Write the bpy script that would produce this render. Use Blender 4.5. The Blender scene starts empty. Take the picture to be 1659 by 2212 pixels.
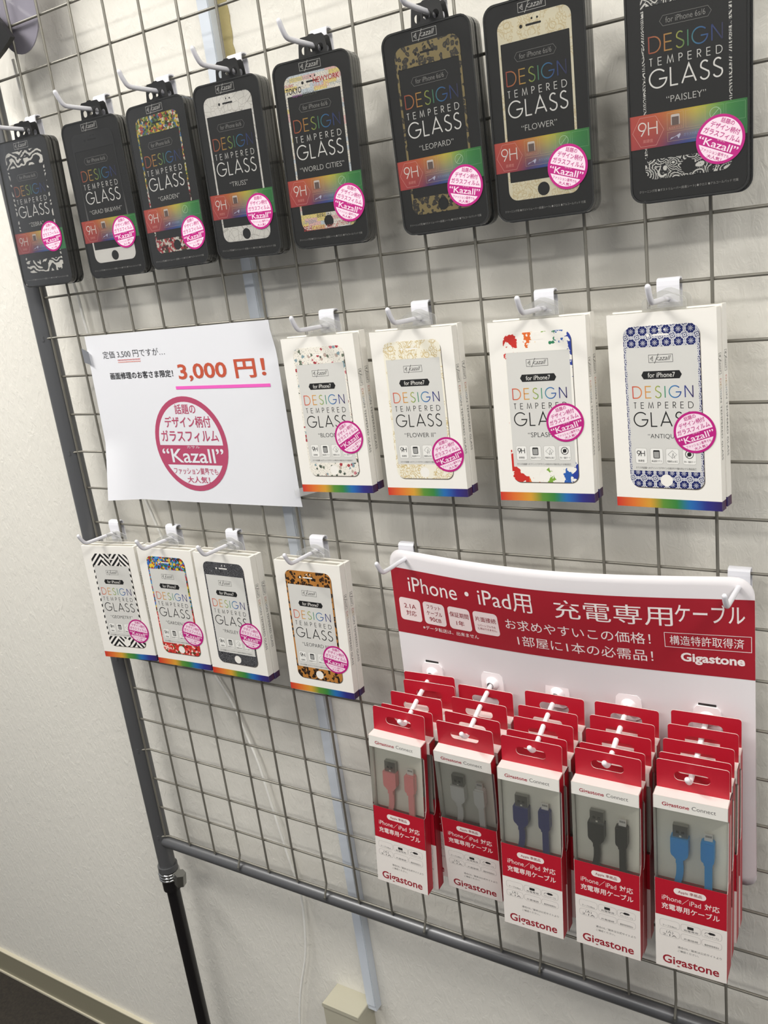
import bpy, math, random
from mathutils import Vector, Matrix
from mathutils.geometry import tessellate_polygon
random.seed(7)
SC = bpy.context.scene
COL = SC.collection
ZO = 1.646            # everything is laid out with z=0 near the grid's top; the floor ends up at z=0

# ------------------------------------------------------------------ camera
F_PX = 1909.7957
RX, RY, RZ = 0.338185653, 0.561924779, 0.0555062087
T = Vector((-9.2370617, -10.9855707, 20.415654)) * 0.05
R = Matrix.Rotation(RZ, 3, 'Z') @ Matrix.Rotation(RY, 3, 'Y') @ Matrix.Rotation(RX, 3, 'X')
M = Matrix(((1, 0, 0), (0, 0, -1), (0, 1, 0)))
W2C = R @ M
C2W = W2C.transposed()
CPOS = -(C2W @ T)
cam = bpy.data.cameras.new('camera')
camo = bpy.data.objects.new('camera', cam)
COL.objects.link(camo)
rot = Matrix((C2W @ Vector((1, 0, 0)), C2W @ Vector((0, -1, 0)), C2W @ Vector((0, 0, -1)))).transposed()
camo.matrix_world = Matrix.Translation(CPOS + Vector((0, 0, ZO))) @ rot.to_4x4()
cam.sensor_fit = 'HORIZONTAL'
cam.sensor_width = 36
cam.lens = F_PX * 36 / 1659
cam.clip_start = 0.01
SC.camera = camo

# ------------------------------------------------------------------ light
w = bpy.data.worlds.new('world'); SC.world = w; w.use_nodes = True
w.node_tree.nodes['Background'].inputs[0].default_value = (0.93, 0.95, 1.0, 1)
w.node_tree.nodes['Background'].inputs[1].default_value = 0.20
def area(name, loc, target, sx, sy, power, col=(1, .972, .925)):
    l = bpy.data.lights.new(name, 'AREA'); l.shape = 'RECTANGLE'; l.size = sx; l.size_y = sy
    l.energy = power; l.color = col
    o = bpy.data.objects.new(name, l); COL.objects.link(o)
    o.location = Vector(loc) + Vector((0, 0, ZO))
    d = Vector(target) - Vector(loc)
    o.rotation_euler = d.to_track_quat('-Z', 'Y').to_euler()
    return o
area('ceiling_lamp_left', (-0.55, -0.75, 0.93), (-0.2, -0.3, -0.6), 1.2, 0.14, 23)
area('ceiling_lamp_right', (1.9, -1.1, 0.93), (0.7, -0.2, -0.6), 1.2, 0.14, 22)
area('ceiling_lamp_far', (0.4, -2.3, 0.93), (0.4, 0, -0.6), 1.4, 0.3, 19)
SC.view_settings.view_transform = 'Standard'
SC.view_settings.look = 'None'
SC.view_settings.exposure = 0.70
SC.view_settings.gamma = 1
SC.view_settings.use_curve_mapping = False
SC.cycles.max_bounces = 8
SC.cycles.transparent_max_bounces = 24

# ------------------------------------------------------------------ helpers
def lin(h):
    if isinstance(h, (tuple, list)): return tuple(h)[:3]
    h = h.lstrip('#')
    r = []
    for i in (0, 2, 4):
        c = int(h[i:i+2], 16) / 255
        r.append(c / 12.92 if c <= .04045 else ((c + .055) / 1.055) ** 2.4)
    return tuple(r)

def mat(name, col='#808080', rough=.5, metal=0, spec=.5, coat=0, bump=None):
    m = bpy.data.materials.new(name); m.use_nodes = True
    b = m.node_tree.nodes['Principled BSDF']
    b.inputs['Base Color'].default_value = (*lin(col), 1)
    b.inputs['Roughness'].default_value = rough
    b.inputs['Metallic'].default_value = metal
    b.inputs['Specular IOR Level'].default_value = spec
    b.inputs['Coat Weight'].default_value = coat
    b.inputs['Coat Roughness'].default_value = .08
    if bump:
        n = m.node_tree.nodes; l = m.node_tree.links
        tc = n.new('ShaderNodeTexCoord'); no = n.new('ShaderNodeTexNoise'); bu = n.new('ShaderNodeBump')
        no.inputs['Scale'].default_value = bump[0]; no.inputs['Detail'].default_value = 4
        bu.inputs['Strength'].default_value = bump[1]; bu.inputs['Distance'].default_value = bump[2]
        l.new(tc.outputs['Object'], no.inputs['Vector']); l.new(no.outputs['Fac'], bu.inputs['Height'])
        l.new(bu.outputs['Normal'], b.inputs['Normal'])
    return m

def clear_mat(name, tint='#ffffff', gloss=.12, opac=.0, rough=.05, opcol='#ffffff', ior=1.45):
    """thin clear plastic: transparent + fresnel gloss + a little milky diffuse"""
    m = bpy.data.materials.new(name); m.use_nodes = True
    nt = m.node_tree; nt.nodes.clear()
    out = nt.nodes.new('ShaderNodeOutputMaterial')
    tr = nt.nodes.new('ShaderNodeBsdfTransparent'); tr.inputs[0].default_value = (*lin(tint), 1)
    gl = nt.nodes.new('ShaderNodeBsdfGlossy'); gl.inputs['Roughness'].default_value = rough
    lw = nt.nodes.new('ShaderNodeFresnel'); lw.inputs[0].default_value = ior
    df = nt.nodes.new('ShaderNodeBsdfDiffuse'); df.inputs[0].default_value = (*lin(opcol), 1)
    a = nt.nodes.new('ShaderNodeMixShader'); b = nt.nodes.new('ShaderNodeMixShader')
    ad = nt.nodes.new('ShaderNodeMath'); ad.operation = 'MULTIPLY'; ad.inputs[1].default_value = gloss / .12
    nt.links.new(lw.outputs[0], ad.inputs[0])
    a.inputs[0].default_value = opac
    nt.links.new(tr.outputs[0], a.inputs[1]); nt.links.new(df.outputs[0], a.inputs[2])
    nt.links.new(ad.outputs[0], b.inputs[0]); nt.links.new(a.outputs[0], b.inputs[1]); nt.links.new(gl.outputs[0], b.inputs[2])
    nt.links.new(b.outputs[0], out.inputs[0])
    return m

class MB:
    """collects faces into one mesh; every face has a material slot and a flat colour"""
    def __init__(s): s.v = []; s.f = []; s.m = []; s.c = []; s.smooth = []; s.mats = []
    def slot(s, m):
        if m not in s.mats: s.mats.append(m)
        return s.mats.index(m)
    def add(s, vs, fs, m, col=None, smooth=False):
        k = len(s.v); s.v += [tuple(x) for x in vs]; sl = s.slot(m)
        for f in fs:
            s.f.append([i + k for i in f]); s.m.append(sl); s.smooth.append(smooth)
            s.c.append([(col[i] if isinstance(col, list) else col) or (1, 1, 1) for i in f])
    def build(s, name, parent=None, xf=None):
        me = bpy.data.meshes.new(name)
        me.from_pydata(s.v, [], s.f)
        for m in s.mats: me.materials.append(m)
        me.polygons.foreach_set('material_index', s.m)
        me.polygons.foreach_set('use_smooth', s.smooth)
        if any(c[0] != (1, 1, 1) for c in s.c):
            a = me.color_attributes.new('Col', 'FLOAT_COLOR', 'CORNER')
            flat = []
            for c in s.c:
                for q in c: flat += [q[0], q[1], q[2], 1]
            a.data.foreach_set('color', flat)
        me.update()
        o = bpy.data.objects.new(name, me); COL.objects.link(o)
        if parent: o.parent = parent
        return o
    # ---- solids
    def box(s, x0, x1, y0, y1, z0, z1, m, col=None):
        v = [(x, y, z) for x in (x0, x1) for y in (y0, y1) for z in (z0, z1)]
        s.add(v, [(0, 1, 3, 2), (4, 6, 7, 5), (0, 4, 5, 1), (2, 3, 7, 6), (0, 2, 6, 4), (1, 5, 7, 3)], m, col)
    def tube(s, pts, r, m, n=10, caps=True, round_end=False):
        pts = [Vector(p) for p in pts]
        rs = [r] * len(pts)
        if round_end:
            d = (pts[-1] - pts[-2]).normalized(); e = pts[-1].copy()
            for a in (30, 60, 84):
                pts.append(e + d * r * math.sin(math.radians(a))); rs.append(r * math.cos(math.radians(a)))
        up = None; vs = []; N = len(pts)
        for i, p in enumerate(pts):
            d = (pts[min(i + 1, N - 1)] - pts[max(i - 1, 0)]).normalized()
            if up is None:
                up = d.orthogonal().normalized()
            else:
                up = (up - d * up.dot(d)).normalized()
            q = d.cross(up)
            for k in range(n):
                a = 2 * math.pi * k / n
                vs.append(p + (up * math.cos(a) + q * math.sin(a)) * rs[i])
        fs = [(i * n + k, i * n + (k + 1) % n, (i + 1) * n + (k + 1) % n, (i + 1) * n + k) for i in range(N - 1) for k in range(n)]
        s.add(vs, fs, m, None, True)
        if caps:
            s.add(vs[:n][::-1], [tuple(range(n))], m); s.add(vs[-n:], [tuple(range(n))], m)
    def prism(s, loops, y0, y1, m, m_edge=None, fr=None, col=None, both=True):
        """loops: outer + holes in (x,z); solid between y0 (front) and y1 (back). fr maps (x,y,z)"""
        fr = fr or (lambda x, y, z: (x, y, z)); m_edge = m_edge or m
        flat = [p for l in loops for p in l]
        tri = tessellate_polygon([[Vector((x, z, 0)) for x, z in l] for l in loops])
        vs = [fr(x, y0, z) for x, z in flat]
        # orientation: front face normal towards -y
        def orient(t):
            a, b, c = (flat[i] for i in t)
            return t if (b[0]-a[0])*(c[1]-a[1]) - (b[1]-a[1])*(c[0]-a[0]) > 0 else t[::-1]
        tri = [orient(tuple(t)) for t in tri]
        s.add(vs, tri, m, col)
        if both and y1 != y0:
            s.add([fr(x, y1, z) for x, z in flat], [t[::-1] for t in tri], m, col)
        if y1 != y0:
            for l in loops:
                n = len(l); v = [fr(x, y0, z) for x, z in l] + [fr(x, y1, z) for x, z in l]
                ar = sum(l[i][0]*l[(i+1) % n][1] - l[(i+1) % n][0]*l[i][1] for i in range(n))
                if l is not loops[0]: ar = -ar
                f = [(i, i + n, (i + 1) % n + n, (i + 1) % n) if ar > 0 else (i, (i + 1) % n, (i + 1) % n + n, i + n) for i in range(n)]
                s.add(v, f, m_edge, col)

def rrect(x0, x1, z0, z1, r, n=6):
    o = []
    for cx, cz, a0 in ((x1 - r, z1 - r, 0), (x0 + r, z1 - r, 90), (x0 + r, z0 + r, 180), (x1 - r, z0 + r, 270)):
        for k in range(n + 1):
            a = math.radians(a0 + 90 * k / n); o.append((cx + r * math.cos(a), cz + r * math.sin(a)))
    return o
def circ(cx, cz, r, n=28, a0=0, a1=360):
    full = a1 - a0 >= 360
    return [(cx + r * math.cos(math.radians(a0 + (a1 - a0) * k / (n if full else n - 1))),
             cz + r * math.sin(math.radians(a0 + (a1 - a0) * k / (n if full else n - 1)))) for k in range(n)]

# ------------------------------------------------------------------ text
_TC = {}
def text_geo(s, bold=0.0, shear=0.0, space=1.0):
    key = (s, bold, shear, space)
    if key in _TC: return _TC[key]
    cu = bpy.data.curves.new('t', 'FONT'); cu.body = s; cu.size = 1; cu.resolution_u = 3
    cu.offset = bold; cu.shear = shear; cu.space_character = space
    o = bpy.data.objects.new('t', cu); COL.objects.link(o)
    dg = bpy.context.evaluated_depsgraph_get(); dg.update()
    e = o.evaluated_get(dg); me = e.to_mesh()
    vs = [(v.co.x, v.co.y) for v in me.vertices]; fs = []
    for p in me.polygons:
        t = tuple(p.vertices)
        a = sum(vs[t[i]][0]*vs[t[(i+1) % len(t)]][1] - vs[t[(i+1) % len(t)]][0]*vs[t[i]][1] for i in range(len(t)))
        fs.append(t if a > 0 else t[::-1])
    e.to_mesh_clear(); bpy.data.objects.remove(o); bpy.data.curves.remove(cu)
    if not vs: vs = [(0, 0), (1, 0), (0, 1)]; fs = []
    x0 = min(v[0] for v in vs); x1 = max(v[0] for v in vs); y0 = min(v[1] for v in vs); y1 = max(v[1] for v in vs)
    vs = [(v[0] - x0, v[1] - y0) for v in vs]
    _TC[key] = (vs, fs, x1 - x0, y1 - y0)
    return _TC[key]

RAIN = [(0, '#c8453a'), (.2, '#dd8a45'), (.36, '#b9b04a'), (.5, '#4f9a55'), (.66, '#3179b5'), (.82, '#2c3f8c'), (1, '#3a2a55')]
def ramp(t, stops=RAIN):
    t = max(0, min(1, t))
    for (a, ca), (b, cb) in zip(stops, stops[1:]):
        if t <= b:
            k = (t - a) / (b - a); p = lin(ca); q = lin(cb)
            return tuple(p[i] + (q[i] - p[i]) * k for i in range(3))
    return lin(stops[-1][1])

class Print:
    """flat printing on a surface: coordinates in mm (x right, z up), mapped by fr(x, lift, z)"""
    def __init__(s, mb, m, fr): s.mb = mb; s.m = m; s.fr = fr; s.k = 0
    def put(s, p2, fs, col, lift):
        vs = [s.fr(x, lift, z) for x, z in p2]
        c = [col(x, z) for x, z in p2] if callable(col) else lin(col)
        s.mb.add(vs, fs, s.m, c)
    def text(s, t, x0, x1, z0, z1, col, lift=2, bold=0, shear=0, space=1, rot=None):
        vs, fs, w_, h_ = text_geo(t, bold, shear, space)
        if x1 is None: kz = (z1 - z0) / h_; kx = kz * .95; x1 = x0 + kx * w_
        elif z1 is None: kx = (x1 - x0) / w_; kz = kx
        else: kx = (x1 - x0) / w_; kz = (z1 - z0) / h_
        p = [(x0 + v[0] * kx, z0 + v[1] * kz) for v in vs]
        s.put(p, fs, col, lift)
    def ctext(s, t, xc, z0, h, col, lift=2, **kw):
        vs, fs, w_, h_ = text_geo(t, kw.get('bold', 0), kw.get('shear', 0), kw.get('space', 1))
        k = h / h_; s.text(t, xc - w_ * k / 2, xc + w_ * k / 2, z0, z0 + h, col, lift, **kw)
    def poly(s, loops, col, lift=1):
        flat = [p for l in loops for p in l]
        tri = tessellate_polygon([[Vector((x, z, 0)) for x, z in l] for l in loops])
        out = []
        for t in tri:
            a, b, c = (flat[i] for i in t)
            out.append(tuple(t) if (b[0]-a[0])*(c[1]-a[1]) - (b[1]-a[1])*(c[0]-a[0]) > 0 else tuple(t)[::-1])
        s.put(flat, out, col, lift)
    def rect(s, x0, x1, z0, z1, col, lift=1, nx=1, nz=1):
        p = [(x0 + (x1 - x0) * i / nx, z0 + (z1 - z0) * j / nz) for j in range(nz + 1) for i in range(nx + 1)]
        f = [(j * (nx + 1) + i, j * (nx + 1) + i + 1, (j + 1) * (nx + 1) + i + 1, (j + 1) * (nx + 1) + i) for j in range(nz) for i in range(nx)]
        s.put(p, f, col, lift)
    def line(s, pts, wd, col, lift=2, closed=False):
        n = len(pts); L = []; Rr = []
        for i in range(n):
            a = pts[i - 1] if (i > 0 or closed) else None
            b = pts[(i + 1) % n] if (i < n - 1 or closed) else None
            p = pts[i]
            d1 = Vector((p[0] - a[0], p[1] - a[1])).normalized() if a else None
            d2 = Vector((b[0] - p[0], b[1] - p[1])).normalized() if b else None
            if d1 is None: d1 = d2
            if d2 is None: d2 = d1
            n1 = Vector((-d1.y, d1.x)); n2 = Vector((-d2.y, d2.x)); nn = n1 + n2
            if nn.length < 1e-6: nn = n1
            nn.normalize(); k = 1 / max(.35, nn.dot(n1))
            L.append((p[0] + nn.x * wd / 2 * k, p[1] + nn.y * wd / 2 * k)); Rr.append((p[0] - nn.x * wd / 2 * k, p[1] - nn.y * wd / 2 * k))
        m = n if closed else n - 1
        fs = [(i + n, (i + 1) % n + n, (i + 1) % n, i) for i in range(m)]
        s.put(L + Rr, fs, col, lift)
    def plate(s, x0, x1, z0, z1, r, col, lift, n=8):
        xs = sorted([x0 + r * (1 - math.cos(math.radians(a))) for a in (0, 22, 45, 68)] + [x1 - r * (1 - math.cos(math.radians(a))) for a in (0, 22, 45, 68)] + [x0 + r + (x1 - x0 - 2 * r) * i / n for i in range(n + 1)])
        P = []; m = 5
        for x in xs:
            d = min(x - x0, x1 - x); k = r - math.sqrt(max(0, r * r - (r - d) ** 2)) if d < r else 0
            P += [(x, z0 + k + (z1 - z0 - 2 * k) * j / m) for j in range(m + 1)]
        F = [(i * (m + 1) + j, (i + 1) * (m + 1) + j, (i + 1) * (m + 1) + j + 1, i * (m + 1) + j + 1) for i in range(len(xs) - 1) for j in range(m)]
        s.put(P, F, col, lift)
    def frame(s, x0, x1, z0, z1, r, wd, col, lift=2):
        s.line(rrect(x0, x1, z0, z1, r, 3), wd, col, lift, closed=True)

def arc(cx, cz, rx, rz, a0, a1, n=14):
    return [(cx + rx * math.cos(math.radians(a0 + (a1 - a0) * k / n)), cz + rz * math.sin(math.radians(a0 + (a1 - a0) * k / n))) for k in range(n + 1)]
GLY = {
 'D': (.78, [[(0, 0), (0, 1), (.3, 1)] + arc(.3, .5, .48, .5, 80, -80, 14) + [(.3, 0), (0, 0)]]),
 'E': (.5, [[(.5, 1), (0, 1), (0, 0), (.5, 0)], [(0, .52), (.47, .52)]]),
 'S': (.5, [arc(.26, .75, .22, .25, 40, 200, 8) + [(.14, .6), (.3, .5), (.42, .42)] + arc(.25, .26, .25, .26, 35, -160, 10)]),
 'I': (.0, [[(0, 0), (0, 1)]]),
 'G': (1.0, [arc(.5, .5, .5, .5, 42, 352, 26) + [(1.0, .47), (.56, .47)]]),
 'N': (.66, [[(0, 0), (0, 1)], [(0, 1), (.66, 0)], [(.66, 0), (.66, 1)]]),
 'T': (.46, [[(0, 1), (.46, 1)], [(.23, 1), (.23, 0)]]),
 'M': (.86, [[(0, 0), (.13, 1), (.43, .08), (.73, 1), (.86, 0)]]),
 'P': (.46, [[(0, 0), (0, 1), (.22, 1)] + arc(.22, .74, .24, .26, 80, -80, 8) + [(.22, .48), (0, .48)]]),
 'R': (.48, [[(0, 0), (0, 1), (.22, 1)] + arc(.22, .74, .24, .26, 80, -80, 8) + [(.22, .48), (0, .48)], [(.18, .48), (.48, 0)]]),
 'L': (.42, [[(0, 1), (0, 0), (.42, 0)]]),
 'A': (.8, [[(0, 0), (.4, 1), (.8, 0)], [(.13, .3), (.67, .3)]]),
 '9': (.6, [circ(.3, .7, .3, 18), [(.57, .55), (.2, 0)]]),
 'H': (.68, [[(0, 0), (0, 1)], [(.68, 0), (.68, 1)], [(0, .52), (.68, .52)]]),
}
def stroke_word(pr, wd, x0, x1, z0, z1, col, sw, lift=2):
    h = z1 - z0; ws = [GLY[c][0] * h for c in wd]; gap = (x1 - x0 - sum(ws)) / (len(wd) - 1); x = x0
    for c, w_ in zip(wd, ws):
        for pl in GLY[c][1]:
            pts = [(x + a * h, z0 + b * h) for a, b in pl]
            closed = c == '9' and pl is GLY[c][1][0]
            pr.line(pts, sw, col, lift, closed)
        x += w_ + gap

def logo(pr, x0, x1, z0, z1, col, lift=2, sw=.28):
    pr.line([(x0, z0), (x1, z0), (x1, z1), (x0, z1)], sw, col, lift, closed=True)
    w_, h = x1 - x0, z1 - z0
    P = lambda a, b: (x0 + a * w_, z0 + b * h)
    pr.line([P(.06, .5), P(.17, .82), P(.17, .18)], sw, col, lift, closed=True)
    pr.line([P(.09, .5), P(.155, .5)], sw, col, lift); pr.line([P(.12, .5), P(.15, .66)], sw, col, lift)
    pr.line([P(.235, -.16), P(.3, .3), P(.415, 1.15)], sw * 1.3, col, lift)
    pr.line([P(.44, .72), P(.31, .45), P(.42, .26), P(.47, .32)], sw * 1.2, col, lift)
    pr.text('azall', x0 + .44 * w_, x0 + .93 * w_, z0 + .24 * h, z0 + .86 * h, col, lift, shear=.45, bold=-.004)

def badge(pr, cx, cz, r, ang, col='#b9177c', bg='#f6e4ec', lift=1, step=1):
    """the round label: ring, two white segments, writing"""
    ca, sa = math.cos(math.radians(ang)), math.sin(math.radians(ang))
    base = pr.fr
    sub = Print(pr.mb, pr.m, lambda x, l, z: base(cx + (x * ca - z * sa) * r, l, cz + (x * sa + z * ca) * r))
    sub.poly([circ(0, 0, 1, 48)], col, lift)
    ri = .885
    a = math.degrees(math.asin(-.02 / ri)); sub.poly([circ(0, 0, ri, 30, a, 180 - a)], bg, lift + step)
    a = math.degrees(math.asin(.44 / ri)); sub.poly([circ(0, 0, ri, 24, 180 + a, 360 - a)], bg, lift + step)
    L = lift + 2 * step
    sub.text('話題の', -.27, .31, .63, .84, col, L, bold=.014)
    sub.text('デザイン柄付', -.62, .66, .35, .59, col, L, bold=.016)
    sub.text('ガラスフィルム', -.80, .80, .05, .30, col, L, bold=.016)
    sub.text('“Kazall”', -.86, .86, -.395, -.09, bg, L, bold=.011)
    sub.text('カサル', -.12, .24, -.085, -.03, bg, L)
    sub.text('ファッション業界でも', -.62, .62, -.645, -.5, col, L, bold=.012)
    sub.text('大人気！', -.28, .36, -.83, -.685, col, L, bold=.02)

def tag(o, label=None, cat=None, group=None, kind=None):
    if label: o['label'] = label
    if cat: o['category'] = cat
    if group: o['group'] = group
    if kind: o['kind'] = kind
    return o
def empty(name, loc, eul=(0, 0, 0)):
    o = bpy.data.objects.new(name, None); COL.objects.link(o); o.empty_display_size = .02
    o.location = loc; o.rotation_mode = 'ZXY'
    o.rotation_euler = eul
    return o
def pose(o, p):
    yaw, pit, rol = p[3:6]
    o.matrix_world = Matrix.Translation(p[:3]) @ (Matrix.Rotation(yaw, 4, 'Z') @ Matrix.Rotation(pit, 4, 'X') @ Matrix.Rotation(rol, 4, 'Y'))
def copy_thing(src, skip=()):
    r = src.copy(); COL.objects.link(r)
    for ch in src.children:
        if ch.name.split('.')[0] in skip: continue
        c = ch.copy(); COL.objects.link(c); c.parent = r
        for g in ch.children:
            d = g.copy(); COL.objects.link(d); d.parent = c
    return r
def instance(src, names=None):
    r = src.copy(); COL.objects.link(r)
    for c in BASEKIDS[src.name]:
        if names and c.name.split('.')[0] not in names: continue
        q = c.copy(); COL.objects.link(q); q.parent = r
    return r
BASEKIDS = {}
def template(src): BASEKIDS[src.name] = list(src.children); return src
def drop(src):
    for c in BASEKIDS[src.name]: bpy.data.objects.remove(c)
    bpy.data.objects.remove(src)

# ------------------------------------------------------------------ materials
M_PRINT = bpy.data.materials.new('printed_ink'); M_PRINT.use_nodes = True
_b = M_PRINT.node_tree.nodes['Principled BSDF']; _a = M_PRINT.node_tree.nodes.new('ShaderNodeAttribute'); _a.attribute_name = 'Col'
M_PRINT.node_tree.links.new(_a.outputs['Color'], _b.inputs['Base Color']); _b.inputs['Roughness'].default_value = .45
M_WHITE = mat('white_card', '#eeebe4', .5)
M_CARDEDGE = mat('card_edge', '#e8d9d2', .6)
M_RED = mat('red_card', '#b5182c', .42)
M_TOPW = mat('white_card_top', '#ead9d5', .5)
M_BLACKC = mat('black_card', '#282827', .5, spec=.25)
M_BLACKP = mat('black_plastic', '#161616', .38)
M_HOOK = mat('white_coated_metal', '#e4e4ea', .3)
M_PEG = mat('white_plastic', '#f3eef0', .3)
M_WIRE = mat('grey_coated_wire', '#7f7c73', .38, .35)
M_TUBE = mat('grey_painted_tube', '#67686a', .36, .45)
M_LEG = mat('black_painted_tube', '#1d1b1d', .32, .2)
M_CHROME = mat('chrome', '#c9c9c9', .12, 1)
M_STEEL = mat('dull_steel', '#9b9b97', .3, .9)
M_CLEAR = clear_mat('clear_plastic', '#f1f1ef', .10, .10, .08, '#ffffff', 1.3)
M_CLEAREDGE = clear_mat('clear_plastic_edge', '#ffffff', .10, .60, .15, '#ffffff', 1.3)
M_LID = clear_mat('clear_case', '#ffffff', .09, .008, .04, '#c9c9c4', 1.3)
M_RIM = clear_mat('clear_case_rim', '#a3a3a0', .22, .26, .08, '#6f6f6c')
M_FILM = clear_mat('window_film', '#fbfbf8', .12, .06, .05, '#efefe2')
M_TRAY = mat('tray_grey', '#e6e5da', .5)
M_TAPE = clear_mat('clear_tape', '#ffffff', .2, .22, .12, '#ffffff')
M_LAV = clear_mat('lavender_plastic', '#c9c5d2', .2, .62, .15, '#a9a5b2')
M_GOLD = mat('dusty_residue', '#a99c6c', .8, bump=(300, .5, .001))
M_DUCT = mat('pale_blue_plastic', '#d3dae3', .4)
M_CREAM = mat('cream_plastic', '#b9b5a2', .45, bump=(120, .1, .001))
M_CORD = mat('white_cord', '#f7f6f0', .4)

class NB:
    def __init__(s, name):
        s.mt = bpy.data.materials.new(name); s.mt.use_nodes = True; s.nt = s.mt.node_tree
        s.bs = s.nt.nodes['Principled BSDF']; s.bs.inputs['Roughness'].default_value = .4
        tc = s.nt.nodes.new('ShaderNodeTexCoord'); mp = s.nt.nodes.new('ShaderNodeVectorMath'); mp.operation = 'MULTIPLY'
        mp.inputs[1].default_value = (1000, 0, 1000); s.nt.links.new(tc.outputs['Object'], mp.inputs[0]); s.v = mp.outputs[0]
        sp = s.nt.nodes.new('ShaderNodeSeparateXYZ'); s.nt.links.new(s.v, sp.inputs[0]); s.x, s.z = sp.outputs[0], sp.outputs[2]
    def _in(s, n, i, v):
        if isinstance(v, (int, float)): n.inputs[i].default_value = v
        elif isinstance(v, str): n.inputs[i].default_value = (*lin(v), 1)
        elif isinstance(v, tuple): n.inputs[i].default_value = v
        else: s.nt.links.new(v, n.inputs[i])
    def m(s, op, a, b=0, c=0):
        n = s.nt.nodes.new('ShaderNodeMath'); n.operation = op; s._in(n, 0, a); s._in(n, 1, b); s._in(n, 2, c); return n.outputs[0]
    def noise(s, sc, det=2, v=None):
        n = s.nt.nodes.new('ShaderNodeTexNoise'); s._in(n, 'Vector', v or s.v); n.inputs['Scale'].default_value = sc; n.inputs['Detail'].default_value = det
        return n.outputs['Fac'], n.outputs['Color']
    def warp(s, sc, amt):
        f, c = s.noise(sc, 1); n = s.nt.nodes.new('ShaderNodeVectorMath'); n.operation = 'MULTIPLY_ADD'
        s._in(n, 0, c); n.inputs[1].default_value = (amt, 0, amt); s._in(n, 2, s.v); return n.outputs[0]
    def vor(s, sc, feat='F1', v=None, rnd=1):
        n = s.nt.nodes.new('ShaderNodeTexVoronoi'); n.feature = feat; s._in(n, 'Vector', v or s.v); n.inputs['Scale'].default_value = sc
        n.inputs['Randomness'].default_value = rnd
        return n.outputs['Distance'], (n.outputs['Color'] if feat != 'DISTANCE_TO_EDGE' else None)
    def mix(s, f, a, b):
        n = s.nt.nodes.new('ShaderNodeMix'); n.data_type = 'RGBA'; s._in(n, 0, f); s._in(n, 6, a); s._in(n, 7, b); return n.outputs[2]
    def ramp(s, f, stops, const=True):
        n = s.nt.nodes.new('ShaderNodeValToRGB'); s._in(n, 0, f); cr = n.color_ramp
        cr.interpolation = 'CONSTANT' if const else 'LINEAR'
        while len(cr.elements) < len(stops): cr.elements.new(.5)
        for e, (p, c) in zip(cr.elements, stops): e.position = p; e.color = (*lin(c), 1)
        return n.outputs[0]
    def red(s, c):
        n = s.nt.nodes.new('ShaderNodeSeparateColor'); s.nt.links.new(c, n.inputs[0]); return n.outputs[0]
    def done(s, c): s._in(s.bs, 'Base Color', c); return s.mt

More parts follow.
